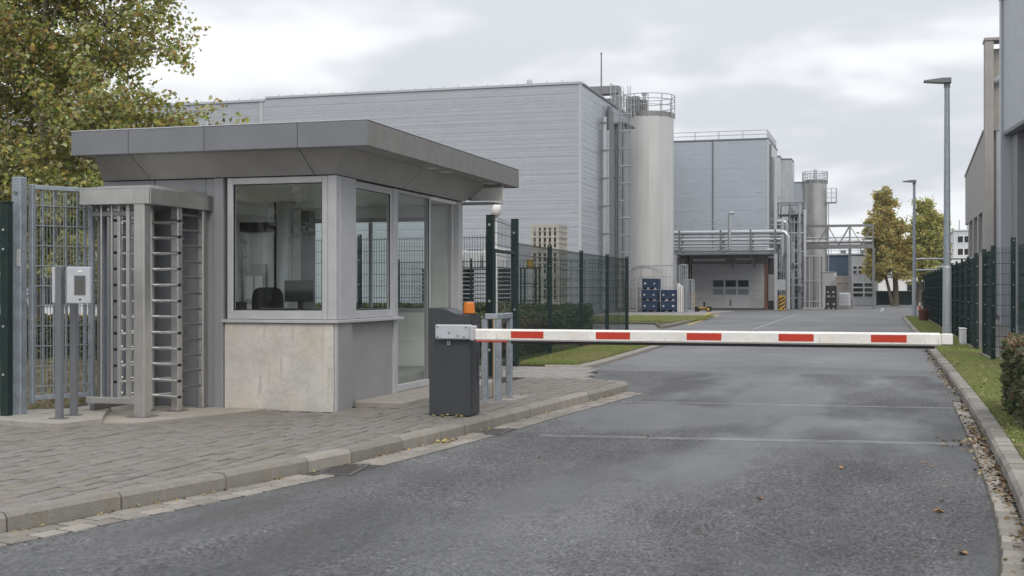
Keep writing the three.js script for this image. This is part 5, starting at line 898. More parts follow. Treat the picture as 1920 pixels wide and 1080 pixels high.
{ // pipe rack across the loading bay
  const t = thing('pipe_rack', 'overhead rack of silver pipes above the loading bay', 'pipe rack', [-11, 0, 95]);
  const z = 95;
  B().pipe([V(-17.5, 5.85, z), V(-6.75, 5.85, z), V(-6.75, 0.1, z)], 0.17, 12, 3).build('pipe', M.pipe, t);
  for (const [y, r, s, x1] of [[5.28, 0.10, 94.6, -7.2], [5.0, 0.08, 95.3, -7.3], [4.78, 0.07, 94.4, -8.2], [4.5, 0.15, 94.7, -7.7], [5.55, 0.06, 95.6, -7.2]]) B().tube(V(-17.5, y, s), V(x1, y, s), r, 10).build('pipe', M.pipe, t);
  const fr = B(); for (const x of [-17.2, -14.7, -11.6, -9.4, -7.6]) { fr.box(x - 0.07, x + 0.07, 4.25, 6.0, 94.1, 94.2); fr.box(x - 0.07, x + 0.07, 4.25, 6.0, 95.8, 95.9); fr.box(x - 0.06, x + 0.06, 4.62, 4.7, 94.2, 95.8); fr.box(x - 0.06, x + 0.06, 5.38, 5.45, 94.2, 95.8); } fr.box(-17.5, -7.4, 4.18, 4.3, 94.05, 94.2); fr.box(-17.5, -7.4, 4.18, 4.3, 95.8, 95.95); fr.build('frame', M.steelGrey, t);
  for (const x of [-7.55, -15.0]) B().box(x - 0.11, x + 0.11, 0, 4.2, 94.05, 94.25, 0.01).build('leg', M.galvFar, t);
  rail(t, [V(-17.5, 6.0, 95.9), V(-6.9, 6.0, 95.9)], 0.85, 2, 0.03, 1.7);
  const v = B(); v.pipe([V(-10.92, 4.6, 94), V(-10.92, 7.25, 94), V(-10.6, 7.25, 94)], 0.12, 10, 1.3); v.build('vent_pipe', M.pipe, t);
}
{ // taller blocks and pipe tower right of the second hall
  const b1 = thing('process_tower', 'narrow pale tower block directly right of the second hall', 'tower', [-8.9, 0, 113]);
  boxPart('wall', M.palePanel, b1, [-9.6, -8.62, 0, 13.15, 111.5, 114], 0.02); for (const y of [3, 6.2, 9.6]) boxPart('band', M.trim, b1, [-9.62, -8.60, y, y + 0.1, 111.46, 114.02], 0); boxPart('coping', M.steelGrey, b1, [-9.65, -8.58, 13.152, 13.25, 111.44, 114.05]);
  const b2 = thing('process_tower', 'grey ribbed tower block behind the pipe frame', 'tower', [-8.2, 0, 115]);
  boxPart('wall', M.metalWall, b2, [-8.66, -7.72, 0, 13.05, 113.0, 116], 0.02); boxPart('coping', M.steelGrey, b2, [-8.7, -7.68, 13.052, 13.15, 112.95, 116.05]); boxPart('side_panel', M.trim, b2, [-7.715, -7.66, 0, 12.9, 113.1, 115.9], 0);
  const b3 = thing('process_tower', 'lower grey block touching the left side of the far silo', 'tower', [-7.3, 0, 118]); boxPart('wall', M.hallFlat, b3, [-8.0, -6.6, 0, 11.3, 117, 121], 0.02); boxPart('coping', M.steelGrey, b3, [-8.05, -6.55, 11.302, 11.4, 116.95, 121.05]);
  const t = thing('pipe_tower', 'steel frame tower of upright pipes between second hall and far silo', 'pipe tower', [-7, 0, 105]);
  const f = B(); for (const x of [-8.1, -7.2, -6.15]) for (const s of [103.4, 106]) f.box(x - 0.06, x + 0.06, 0, 8.6, s - 0.06, s + 0.06); for (const y of [1.2, 2.4, 3.6, 5.2, 7.0, 8.5]) { f.box(-8.16, -6.09, y, y + 0.1, 103.3, 103.4); f.box(-8.16, -6.09, y, y + 0.1, 106, 106.1); f.box(-6.2, -6.1, y, y + 0.1, 103.4, 106); } f.build('frame', M.steelGrey, t);
  const dk = B(); dk.box(-8.16, -6.05, 7.6, 7.68, 103.3, 106); dk.box(-8.16, -6.05, 3.5, 3.58, 103.3, 106); dk.build('deck', M.stainlessDark, t);
  rail(t, [V(-8.16, 7.68, 103.3), V(-6.05, 7.68, 103.3), V(-6.05, 7.68, 106)], 1.0, 2, 0.03, 1);
  for (const [x, s, r, y1, m] of [[-8.3, 102.6, 0.14, 12, M.trim], [-7.75, 102.9, 0.2, 7.1, M.pipe], [-7.45, 103.1, 0.12, 6.6, M.pipe], [-6.9, 103.0, 0.12, 5.4, M.galvFar], [-6.4, 103.0, 0.10, 8.4, M.pipe], [-6.0, 103.1, 0.12, 8.0, M.trim], [-7.1, 104.5, 0.3, 8, M.stainlessDark], [-6.55, 104.8, 0.35, 7.5, M.stainlessDark], [-7.0, 98, 0.07, 4.1, M.steelGrey], [-7.3, 98, 0.07, 4.1, M.steelGrey]]) B().tube(V(x, 0, s), V(x, y1, s), r, 10).build('riser_pipe', m, t);
  B().pipe([V(-8.5, 7.05, 102.9), V(-7.4, 7.05, 102.9), V(-7.4, 1, 102.9)], 0.17, 10, 2.2).build('riser_pipe', M.pipe, t);
  boxPart('back_panel', M.darkRecess, t, [-8.1, -7.3, 0.1, 5.2, 106.3, 106.4], 0); boxPart('back_panel', M.steelGrey, t, [-7.28, -6.2, 0.1, 7.4, 106.5, 106.6], 0);
  for (const [y, s, x0, x1] of [[1.9, 103.2, -8.2, -6.1], [3.1, 103.1, -8.2, -6.3], [4.6, 103.2, -8.0, -6.1], [6.1, 103.1, -7.6, -6.1], [0.9, 103.2, -7.9, -6.1]]) B().tube(V(x0, y, s), V(x1, y, s), 0.07, 8).build('cross_pipe', M.pipe, t);
  for (const [x, y, s] of [[-7.75, 2.6, 102.85], [-6.9, 3.4, 102.9], [-6.4, 1.5, 102.9], [-7.45, 4.2, 102.95]]) { const v = B().tube(V(x, y, s), V(x, y + 0.3, s), 0.24, 12).build('valve', M.stainlessDark, t); B().geo(new THREE.TorusGeometry(0.16, 0.03, 6, 14), xf(V(x, y + 0.15, s - 0.34), new THREE.Euler(0, 0, 0))).build('hand_wheel', M.steelGrey, v); }
  boxPart('control_box', M.trim, t, [-7.75, -7.05, 1.5, 2.3, 96.9, 97.3], 0.02); boxPart('control_box', M.cladGrey, t, [-8.35, -7.85, 0.7, 2.7, 97.0, 97.3], 0.02);
  ladder(t, -6.75, 102.9, 0.1, 6.4, 0, -1, true);
}
{
  const t = silo('second silo with railing, farther away beside the pipe bridge', -5.9, 117.2, 1.05, 11.2, M.siloFar, 1.05, 12);
  const pf = B(); pf.box(-4.85, -4.0, 9.4, 9.46, 116.6, 117.6); pf.build('side_platform', M.steelGrey, t); rail(t, [V(-4.85, 9.46, 116.6), V(-4.02, 9.46, 116.6), V(-4.02, 9.46, 117.6)], 1.25, 3, 0.03, 0.4);
  ladder(t, -4.72, 117.1, 3.0, 9.4, 1, 0, false); B().tube(V(-5.9, 11.6, 117.2), V(-5.9, 12.5, 117.2), 0.15, 10).build('vent_pipe', M.trim, t);
}
{ // truss bridge carrying pipes over the yard
  const t = thing('pipe_bridge', 'steel lattice pipe bridge spanning the yard in front of the far silo', 'pipe bridge', [-5, 0, 108]);
  const nodes = [-9.3, -8.0, -6.15, -4.4, -2.62, -0.78], y0 = 5.15, y1 = 6.88;
  for (const s of [107.3, 108.7]) {
    const c = B(); c.bar(V(-9.3, y1, s), V(-0.7, y1, s), 0.12, 0.14); c.bar(V(-9.3, y0, s), V(-0.7, y0, s), 0.14, 0.32); c.build('chord', M.stainlessDark, t);
    const w = B(); nodes.forEach((x, i) => { w.box(x - 0.05, x + 0.05, y0, y1, s - 0.05, s + 0.05); if (i) { const m = (x + nodes[i - 1]) / 2; w.bar(V(nodes[i - 1], y1, s), V(m, y0 + 0.15, s), 0.06); w.bar(V(m, y0 + 0.15, s), V(x, y1, s), 0.06); } }); w.build('bracing', M.stainlessDark, t);
  }
  for (const [y, r, s] of [[5.55, 0.13, 107.6], [5.6, 0.1, 108.2], [5.9, 0.06, 108], [5.48, 0.07, 108.5]]) B().tube(V(-9.3, y, s), V(-0.75, y, s), r, 8).build('pipe', M.pipe, t);
  for (const x of [-2.62, -0.72]) for (const s of [107.3, 108.7]) B().box(x - 0.1, x + 0.1, 0, y0 - 0.16, s - 0.1, s + 0.1, 0.01).build('leg', M.steelGrey, t);
}
// ---------- yard goods ----------
function crate(label, x0, y, s0, m, w = 1.04, h = 0.73, d = 1.1) {
  const t = thing('pallet_box', label, 'crate', [x0, y, s0], m === M.blueCrate ? 'blue stacking boxes beside the silo' : 'dark stacking boxes by the tube bundle');
  B().box(x0, x0 + w, y + 0.14, y + h - 0.01, s0, s0 + d, 0.02).build('body', m, t);
  const f = B(); for (const q of [0, w - 0.12, w / 2 - 0.06]) f.box(x0 + q, x0 + q + 0.12, y, y + 0.138, s0 + 0.02, s0 + d - 0.02, 0.01); f.build('foot', m, t);
  const r = B(); r.box(x0 - 0.015, x0 + w + 0.015, y + h - 0.09, y + h - 0.008, s0 - 0.02, s0, 0.005); r.box(x0 - 0.015, x0 + w + 0.015, y + 0.145, y + 0.2, s0 - 0.02, s0, 0.005); for (const q of [0, w / 2 - 0.03, w - 0.06]) r.box(x0 + q, x0 + q + 0.06, y + 0.205, y + h - 0.095, s0 - 0.015, s0); r.build('rib', m, t);
  for (const [q, ww] of [[0.14, 0.10], [w - 0.28, 0.08 + rnd() * 0.06]]) boxPart('label_plate', M.offWhite, t, [x0 + q, x0 + q + ww, y + 0.36, y + 0.36 + rr(0.06, 0.1), s0 - 0.022, s0 - 0.0155], 0);
  return t;
}
crate('blue stacking box, bottom of the taller stack left of the silo cage', -15.2, 0.06, 81.5, M.blueCrate); crate('blue stacking box in the middle of the taller three-box stack', -15.22, 0.80, 81.5, M.blueCrate); crate('blue stacking box on top of the taller three-box stack', -15.16, 1.54, 81.5, M.blueCrate);
crate('blue stacking box, lower one of the shorter two-box stack', -13.98, 0.06, 81.7, M.blueCrate); crate('blue stacking box, upper one of the shorter two-box stack', -13.98, 0.80, 81.7, M.blueCrate);
crate('black stacking box on the ground right of the tube bundle', -4.32, 0.02, 101.4, M.darkCrate, 0.86, 0.93, 0.9); crate('black stacking box standing on another right of the tube bundle', -4.30, 0.96, 101.4, M.darkCrate, 0.82, 0.9, 0.9);
function cage(label, x0, x1, y0, y1, s0, s1, nx, ny, m = M.galvFar, group) {
  const t = thing('wire_cage', label, 'cage', [(x0 + x1) / 2, y0, (s0 + s1) / 2], group), f = B(), w = B();
  for (const x of [x0, x1]) for (const s of [s0, s1]) f.box(x - 0.03, x + 0.03, y0, y1, s - 0.03, s + 0.03); for (const y of [y0 + 0.1, y1]) { for (const s of [s0, s1]) f.box(x0, x1, y - 0.025, y + 0.025, s - 0.025, s + 0.025); for (const x of [x0, x1]) f.box(x - 0.025, x + 0.025, y - 0.024, y + 0.024, s0, s1); } f.build('frame', m, t);
  for (let i = 1; i < nx; i++) { const x = lerp(x0, x1, i / nx); for (const s of [s0, s1]) w.box(x - 0.012, x + 0.012, y0 + 0.1, y1, s - 0.012, s + 0.012); } for (let i = 1; i < ny; i++) { const y = lerp(y0 + 0.1, y1, i / ny); for (const s of [s0, s1]) w.box(x0, x1, y - 0.012, y + 0.012, s - 0.013, s + 0.013); for (const x of [x0, x1]) w.box(x - 0.013, x + 0.013, y - 0.011, y + 0.011, s0, s1); } w.build('wire_mesh', m, t, 'stuff'); return t;
}
cage('tall wire mesh enclosure around the foot of the pale silo', -16.5, -13.2, 0.05, 3.15, 82.8, 84.1, 4, 4);
cage('pale roll cage standing left of the blue boxes', -16.3, -15.55, 0.06, 2.3, 81.6, 82.4, 3, 7, M.galvFar, 'pale roll cages around the silo'); cage('pale roll cage right of the blue boxes, nearest to the loading bay', -12.5, -11.95, 0.06, 2.2, 82.0, 82.8, 3, 7, M.galvFar, 'pale roll cages around the silo'); cage('tall pale roll cage behind the two-box stack', -12.95, -12.55, 0.06, 3.2, 83.2, 84.0, 3, 8, M.galvFar, 'pale roll cages around the silo');
{
  const b = thing('board_stack', 'upright white boards leaning beside the two-box stack', 'boards', [-12.8, 0.06, 82]); for (let i = 0; i < 3; i++) boxPart('board', M.offWhite, b, [-12.92 + i * 0.12, -12.84 + i * 0.12, 0.06, 1.95 - i * 0.08, 81.9, 82.7], 0.01);
  const c = thing('hand_trolley', 'low yellow trolley with black wheels on the yard kerb', 'trolley', [-11.6, 0.05, 84.5]);
  boxPart('deck', M.yellow, c, [-12.1, -11.15, 0.26, 0.36, 84.2, 84.9], 0.02); for (const [x, m] of [[-12.0, M.black], [-11.2, M.yellow]]) for (const s of [84.15, 84.9]) { const w = B().geo(new THREE.CylinderGeometry(0.18, 0.18, 0.09, 16), xf(V(x, 0.23, s), new THREE.Euler(Math.PI / 2, 0, 0))).build('wheel', M.black, c); B().geo(new THREE.CylinderGeometry(0.1, 0.1, 0.1, 12), xf(V(x, 0.23, s), new THREE.Euler(Math.PI / 2, 0, 0))).build('hub', m, w); } B().bar(V(-11.5, 0.36, 84.5), V(-11.5, 0.72, 84.5), 0.12).build('handle', M.black, c);
  const y = thing('bollard', 'yellow bollard at the left side of the loading bay', 'bollard', [-14.0, 0, 97]); B().tube(V(-14.0, 0, 97), V(-14.0, 1.25, 97), 0.09, 12).build('post', M.yellow, y); B().geo(new THREE.SphereGeometry(0.09, 12, 6), new THREE.Matrix4().makeTranslation(-14, 1.25, -97)).build('cap', M.yellow, y);
  const z = thing('striped_bollard', 'thick bollard with black and yellow stripes under the silver drop pipe', 'bollard', [-7.0, 0, 92.3]);
  B().box(-7.27, -6.72, 0, 0.06, 92.05, 92.6, 0.02).build('foot', M.steelGrey, z); B().tube(V(-7.0, 0.06, 92.3), V(-7.0, 1.12, 92.3), 0.28, 24).build('core', M.yellow, z);
  for (let i = 0; i < 4; i++) { const mb = B(), n = 24; for (let k = 0; k < n; k++) { const a = k / n * 6.2832, b = (k + 1) / n * 6.2832, h = (t) => 0.08 + ((t / 6.2832 * 0.5 * 2 + i * 0.27) % 1.05), y0 = h(a), y1 = h(b); if (y1 < y0 || y0 > 0.95) continue; const P = (t, yy) => V(-7.0 + Math.cos(t) * 0.286, yy, 92.3 + Math.sin(t) * 0.286); mb.quad(P(a, y0), P(b, y1), P(b, Math.min(1.1, y1 + 0.13)), P(a, Math.min(1.1, y0 + 0.13))); } mb.build('black_stripe', M.black, z); }
  const u = thing('tube_bundle', 'row of tall upright steel tubes below the pipe bridge', 'tubes', [-5.2, 0, 100.5]); for (let i = 0; i < 8; i++) B().tube(V(-5.86 + i * 0.185, 0.15, 100.5 + (i % 2) * 0.1), V(-5.86 + i * 0.185, 4.12, 100.5 + (i % 2) * 0.1), 0.072, 10).build('tube', i % 3 === 1 ? M.stainlessDark : M.pipe, u); boxPart('base', M.concreteDark, u, [-6.0, -4.4, 0, 0.149, 100.2, 101], 0.01); for (const y of [0.6, 2.2, 4.14]) boxPart('clamp', M.galvFar, u, [-5.97, -4.43, y, y + 0.07, 100.36, 100.42], 0);
  const i = thing('tank_cage', 'pale cube shaped tank in a wire cage at the end of the yard goods', 'tank', [-3.0, 0, 103]); boxPart('tank', M.palePanel, i, [-3.4, -2.5, 0.2, 1.3, 103.1, 104], 0.08); const f = B(); for (let k = 0; k <= 6; k++) { const x = -3.45 + k * 1.0 / 6; f.box(x - 0.015, x + 0.015, 0.1, 1.4, 103, 103.03); } for (let k = 0; k <= 5; k++) f.box(-3.46, -2.44, 0.1 + k * 0.26, 0.13 + k * 0.26, 102.97, 103); f.build('wire_cage', M.galvFar, i); boxPart('pallet', M.desk, i, [-3.46, -2.44, 0, 0.1, 103.03, 104.1], 0.01);
  const cp = thing('container', 'white site container behind the black boxes', 'container', [-4.4, 0, 112]); boxPart('body', M.offWhite, cp, [-5.3, -3.9, 0, 3.0, 111, 114], 0.03); boxPart('roof', M.trim, cp, [-5.34, -3.86, 3.002, 3.1, 110.95, 114.05], 0.02); const cr = B(); for (let k = 0; k < 8; k++) cr.box(-5.25 + k * 0.17, -5.19 + k * 0.17, 0.15, 2.9, 110.97, 111); cr.build('ribs', M.palePanel, cp);
  const ps = thing('pallet_stack', 'stack of brownish packed goods beside the white container', 'stacked goods', [-3.3, 0, 110]); for (let k = 0; k < 4; k++) boxPart('pack', mat([0.25 + 0.05 * k, 0.22 + 0.05 * k, 0.19 + 0.05 * k], { d: 'conc', size: 0.8 }), ps, [-3.85, -2.45, 0.02 + k * 0.68, 0.66 + k * 0.68, 109.5, 110.6], 0.03);
}
// goods behind the left fence: tall stack of white crates and dark pallets
{
  for (let lv = 0; lv < 4; lv++) {
    const t = thing('plastic_crate', ['white slatted crate, bottom of the tall stack behind the left fence', 'white slatted crate, second from the bottom of the tall stack', 'white slatted crate, third from the bottom of the tall stack', 'white slatted crate, topmost of the tall stack behind the left fence'][lv], 'crate', [-12, 0.1 + lv * 0.97, 45.5], 'white crates stacked behind the left fence');
    const y0 = 0.1 + lv * 0.965, y1 = y0 + 0.95, X0 = -12.58, X1 = -11.5, S0 = 45, S1 = 46.3, f = B();
    const wc = mat(lv % 2 ? [0.52, 0.50, 0.45] : [0.60, 0.58, 0.53], { d: 'conc', size: 0.8, rough: 0.6 });
    for (let k = 0; k < 6; k++) { const x = lerp(X0, X1 - 0.11, k / 5); B().box(x, x + 0.11, y0 + 0.08, y1 - 0.06, S0, S0 + 0.05, 0.008).build('slat', wc, t); B().box(x, x + 0.11, y0 + 0.08, y1 - 0.06, S1 - 0.05, S1, 0.008).build('slat', wc, t); const s = lerp(S0 + 0.06, S1 - 0.17, k / 5); B().box(X1 - 0.05, X1, y0 + 0.08, y1 - 0.06, s, s + 0.10, 0.008).build('slat', wc, t); B().box(X0, X0 + 0.05, y0 + 0.08, y1 - 0.06, s, s + 0.10, 0.008).build('slat', wc, t); }
    f.box(X0 - 0.01, X1 + 0.01, y1 - 0.1, y1, S0 - 0.012, S0); f.box(X1, X1 + 0.012, y1 - 0.1, y1, S0, S1); f.box(X0 - 0.01, X1 + 0.01, y0, y0 + 0.08, S0 - 0.012, S1); f.box(X1, X1 + 0.012, y0 + 0.45, y0 + 0.52, S0, S1); f.box(X0 - 0.01, X1 + 0.01, y0 + 0.45, y0 + 0.51, S0 - 0.012, S0); for (const q of [0.24, 0.68]) { f.box(X0 - 0.01, X1 + 0.01, y0 + q, y0 + q + 0.03, S0 - 0.012, S0); f.box(X1, X1 + 0.012, y0 + q, y0 + q + 0.03, S0, S1); } f.build('frame', wc, t);
    boxPart('contents', mat([0.10, 0.095, 0.085], { d: 'conc', size: 0.4 }), t, [X0 + 0.14, X1 - 0.14, y0 + 0.09, y1 - 0.12, S0 + 0.14, S1 - 0.14], 0.02);
  }
  for (let k = 0; k < 9; k++) {
    const p = thing('pallet', ['lowest', 'second lowest', 'third from the bottom', 'fourth from the bottom', 'middle', 'fourth from the top', 'third from the top', 'second from the top', 'topmost'][k] + ' dark flat pallet of the low stack behind the left fence', 'pallet', [-14, 0.95 + k * 0.145, 41.5], 'dark pallets stacked behind the left fence'), y = 0.95 + k * 0.145;
    for (let j = 0; j < 3; j++) boxPart('block', M.darkCrate, p, [-15.4 + j * 1.35, -15.2 + j * 1.35, y, y + 0.09, 41, 42.1], 0.005); for (let j = 0; j < 5; j++) boxPart('plank', j % 2 ? M.darkCrate : M.stainlessDark, p, [-15.45, -12.45, y + 0.0905, y + 0.118, 41 + j * 0.24, 41.16 + j * 0.24], 0.004);
  }
  const b = thing('pallet_rack', 'low rack carrying the dark pallets behind the left fence', 'rack', [-14, 0.05, 41.5]); for (const x of [-15.4, -14, -12.6]) for (const s of [41.05, 42.0]) boxPart('leg', M.steelGrey, b, [x, x + 0.1, 0, 0.86, s, s + 0.08], 0.005); boxPart('shelf', M.steelGrey, b, [-15.45, -12.45, 0.862, 0.94, 41, 42.1], 0.005);
  for (let k = 0; k < 4; k++) { const w = thing('plastic_crate', ['pale crate standing on the pallets, leftmost behind the fence', 'pale crate second from the left on the pallets', 'pale crate third from the left on the pallets', 'pale crate at the right end of the pallets'][k], 'crate', [-15 + k * 0.7, 2.27, 41.5], 'pale crates on the pallets'); boxPart('body', k % 2 ? M.offWhite : M.palePanel, w, [-15.35 + k * 0.72, -14.75 + k * 0.72, 2.27, 2.82 + 0.08 * (k % 2), 41.1, 41.9], 0.02); const r = B(); for (let q = 0; q < 5; q++) r.box(-15.33 + k * 0.72 + q * 0.125, -15.29 + k * 0.72 + q * 0.125, 2.3, 2.78, 41.08, 41.1); r.build('rib', M.trim, w); }
  const y = thing('yellow_drum', 'yellow drum standing on a dark rack left of the white crates', 'drum', [-12.0, 2.2, 43]); B().tube(V(-12.05, 2.293, 43), V(-12.05, 2.56, 43), 0.12, 16).build('body', M.yellow, y); B().tube(V(-12.05, 2.561, 43), V(-12.05, 2.585, 43), 0.127, 16).build('lid', M.yellow, y);
  const d = thing('shelf_rack', 'dark open shelf rack carrying the yellow drum', 'rack', [-12.05, 0.05, 43]); for (const x of [-12.35, -11.8]) for (const s of [42.75, 43.25]) boxPart('post', M.darkCrate, d, [x, x + 0.06, 0, 2.25, s, s + 0.06], 0.004); for (const q of [0.5, 1.1, 1.7, 2.252]) boxPart('shelf', M.darkCrate, d, [-12.37, -11.72, q, q + 0.04, 42.74, 43.32], 0.004);
  const c = thing('white_container', 'white building part glimpsed between the trees behind the swing gate', 'building', [-26, 0, 38]); boxPart('wall', M.white, c, [-31, -23, 0, 2.5, 38, 42], 0.02); boxPart('roof', M.trim, c, [-31.1, -22.9, 2.502, 2.62, 37.9, 42.1], 0.02); for (let k = 0; k < 4; k++) { const w = boxPart('window', M.trim, c, [-30.5 + k * 1.9, -29.2 + k * 1.9, 0.9, 2.0, 37.97, 38.0], 0.005); boxPart('pane', M.darkGlass, w, [-30.42 + k * 1.9, -29.28 + k * 1.9, 0.98, 1.92, 37.962, 37.969], 0); }
}

// ---------- right side and far end ----------
function lamp(label, x, s, h) {
  const t = thing('street_lamp', label, 'street lamp', [x, 0.1, s], 'street lamps along the right verge');
  B().tube(V(x, 0.1, s), V(x, 2.05, s), 0.112, 20, 0.105).build('base_sleeve', M.galvFar, t);
  const door = boxPart('service_door', M.galvFar, t, [x - 0.05, x + 0.05, 0.6, 1.05, s - 0.118, s - 0.10], 0.004);
  B().tube(V(x, 2.05, s), V(x, h, s), 0.088, 20, 0.062).build('pole', M.galv, t); B().tube(V(x, 2.05, s), V(x, 2.10, s), 0.108, 20, 0.09).build('collar', M.galvFar, t);
  B().tube(V(x, h - 0.12, s), V(x, h + 0.04, s), 0.075, 16).build('spigot', M.steelGrey, t);
  const hd = B().outline([V(x + 0.10, h + 0.0, s - 0.14), V(x + 0.10, h + 0.115, s - 0.14), V(x - 0.10, h + 0.12, s - 0.14), V(x - 0.56, h + 0.075, s - 0.14), V(x - 0.56, h + 0.045, s - 0.14), V(x - 0.12, h + 0.0, s - 0.14)], V(0, 0, 0.28)).build('lamp_head', M.steelGrey, t);
  B().outline([V(x - 0.16, h + 0.0, s - 0.10), V(x - 0.50, h + 0.036, s - 0.10), V(x - 0.50, h + 0.030, s - 0.10), V(x - 0.16, h - 0.006, s - 0.10)], V(0, 0, 0.2)).build('lens', M.palePanel, hd);
  return t;
}
lamp('nearer tall grey street lamp on the right verge at the boom end', 1.56, 33.5, 6.72);
lamp('farther grey street lamp on the right verge beside the planter', 1.53, 66.6, 6.95);
{
  const b = thing('utility_box', 'small white utility box in the grass at the fence foot', 'utility box', [1.84, 0.1, 33.2]);
  boxPart('housing', M.offWhite, b, [1.84, 1.97, 0.1, 0.52, 32.6, 33.5], 0.015); boxPart('door', M.palePanel, b, [1.865, 1.945, 0.16, 0.46, 32.588, 32.599], 0.002); boxPart('lid', M.white, b, [1.825, 1.985, 0.521, 0.545, 32.57, 33.53], 0.01);
  const p = thing('planter', 'reddish brown round planter tub on the verge by the far lamp', 'planter', [1.72, 0.1, 57.5]);
  const pr = [[0.001, 0], [0.17, 0], [0.185, 0.02], [0.225, 0.44], [0.245, 0.45], [0.245, 0.52], [0.21, 0.52], [0.2, 0.44], [0.001, 0.44]].map(([a, c]) => new THREE.Vector2(a, c));
  B().geo(new THREE.LatheGeometry(pr, 28), new THREE.Matrix4().makeTranslation(1.72, 0.1, -57.5)).build('tub', M.terracotta, p); const l = [], c = []; for (let i = 0; i < 60; i++) { l.push(xf(V(1.72 + gauss() * 0.12, 0.56 + rr(0, 0.12), 57.5 + gauss() * 0.12), anyTurn(), 1)); c.push(mixCol(RUST)); } scatter(leafA, M.leaf, l, 'plant', p, c);
  const r = thing('warning_post', 'small red marker post at the fence near the far lamp', 'post', [1.72, 0.1, 62]); B().tube(V(1.68, 0.1, 62), V(1.68, 0.75, 62), 0.05, 10).build('post', M.red, r); B().tube(V(1.68, 0.751, 62), V(1.68, 0.9, 62), 0.052, 10).build('top', M.white, r);
  const g = thing('pipe_gate', 'grey tube gate frame behind the fence by the far lamp', 'gate', [2.6, 0, 72]); for (const x of [1.7, 3.4, 5.2]) B().tube(V(x, 0, 72), V(x, 3.3, 72), 0.06, 8).build('post', M.galvFar, g); for (const y of [2.6, 3.2]) B().tube(V(1.7, y, 72), V(5.2, y, 72), 0.05, 8).build('rail', M.galvFar, g);
}
{ // metal clad hall, its face turned a little towards the lane
  const t = thing('metal_hall', 'tall metal clad hall with big louvred opening at the right edge', 'hall', [5.0, 0, 58.7]);
  const dir = new THREE.Vector2(Math.sin(0.098), -Math.cos(0.098)), P = (k, o = 0) => [5.0 + dir.x * k + o * Math.cos(0.098), 58.7 + dir.y * k + o * Math.sin(0.098)]; // k metres towards the camera, o metres back
  const wallPart = (name, m, k0, k1, y0, y1, o0, o1) => B().prism([P(k0, o0), P(k1, o0), P(k1, o1), P(k0, o1)], y0, y1).build(name, m, t);
  for (let i = 0; i < 24; i++) wallPart('cladding_panel', M.metalWall, 0.35 + i * 1.2, 0.35 + (i + 1) * 1.2 - 0.012, 8.36, 14.05, 0, 0.1);
  wallPart('core', M.steelGrey, 0.3, 29, 8.3, 14.0, 0.11, 12); wallPart('soffit', M.steelGrey, 0.3, 29, 8.22, 8.35, 0.0, 1.2);
  wallPart('end_flange', M.trim, 0, 0.34, 0, 14.15, -0.1, 0.55); wallPart('coping', M.steelGrey, 0, 29, 14.152, 14.3, -0.12, 0.5); wallPart('end_wall', M.metalWall, 0.01, 0.2, 0, 14.1, 0.56, 12);
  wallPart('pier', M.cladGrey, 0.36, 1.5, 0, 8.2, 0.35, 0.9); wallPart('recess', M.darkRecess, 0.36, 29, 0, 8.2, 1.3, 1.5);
  wallPart('louvre_frame', M.trim, 1.6, 2.0, 0, 8.2, 0.9, 1.2);
  for (let i = 0; i < 8; i++) wallPart('wall_panel', M.wallGrey, 5.7 + i * 2.9, 5.7 + (i + 1) * 2.9 - 0.02, 0, 8.2, 0.3, 0.5);
  for (let y = 0.3; y < 8.1; y += 0.26) { const a = P(2.05, 0.95), b = P(5.6, 0.95); B().outline([V(a[0], y, a[1]), V(a[0], y + 0.05, a[1]), V(a[0] + 0.22, y + 0.22, a[1]), V(a[0] + 0.22, y + 0.17, a[1])], new THREE.Vector3(b[0] - a[0], 0, -(b[1] - a[1]))).build('louvre_slat', M.trim, t); }
}
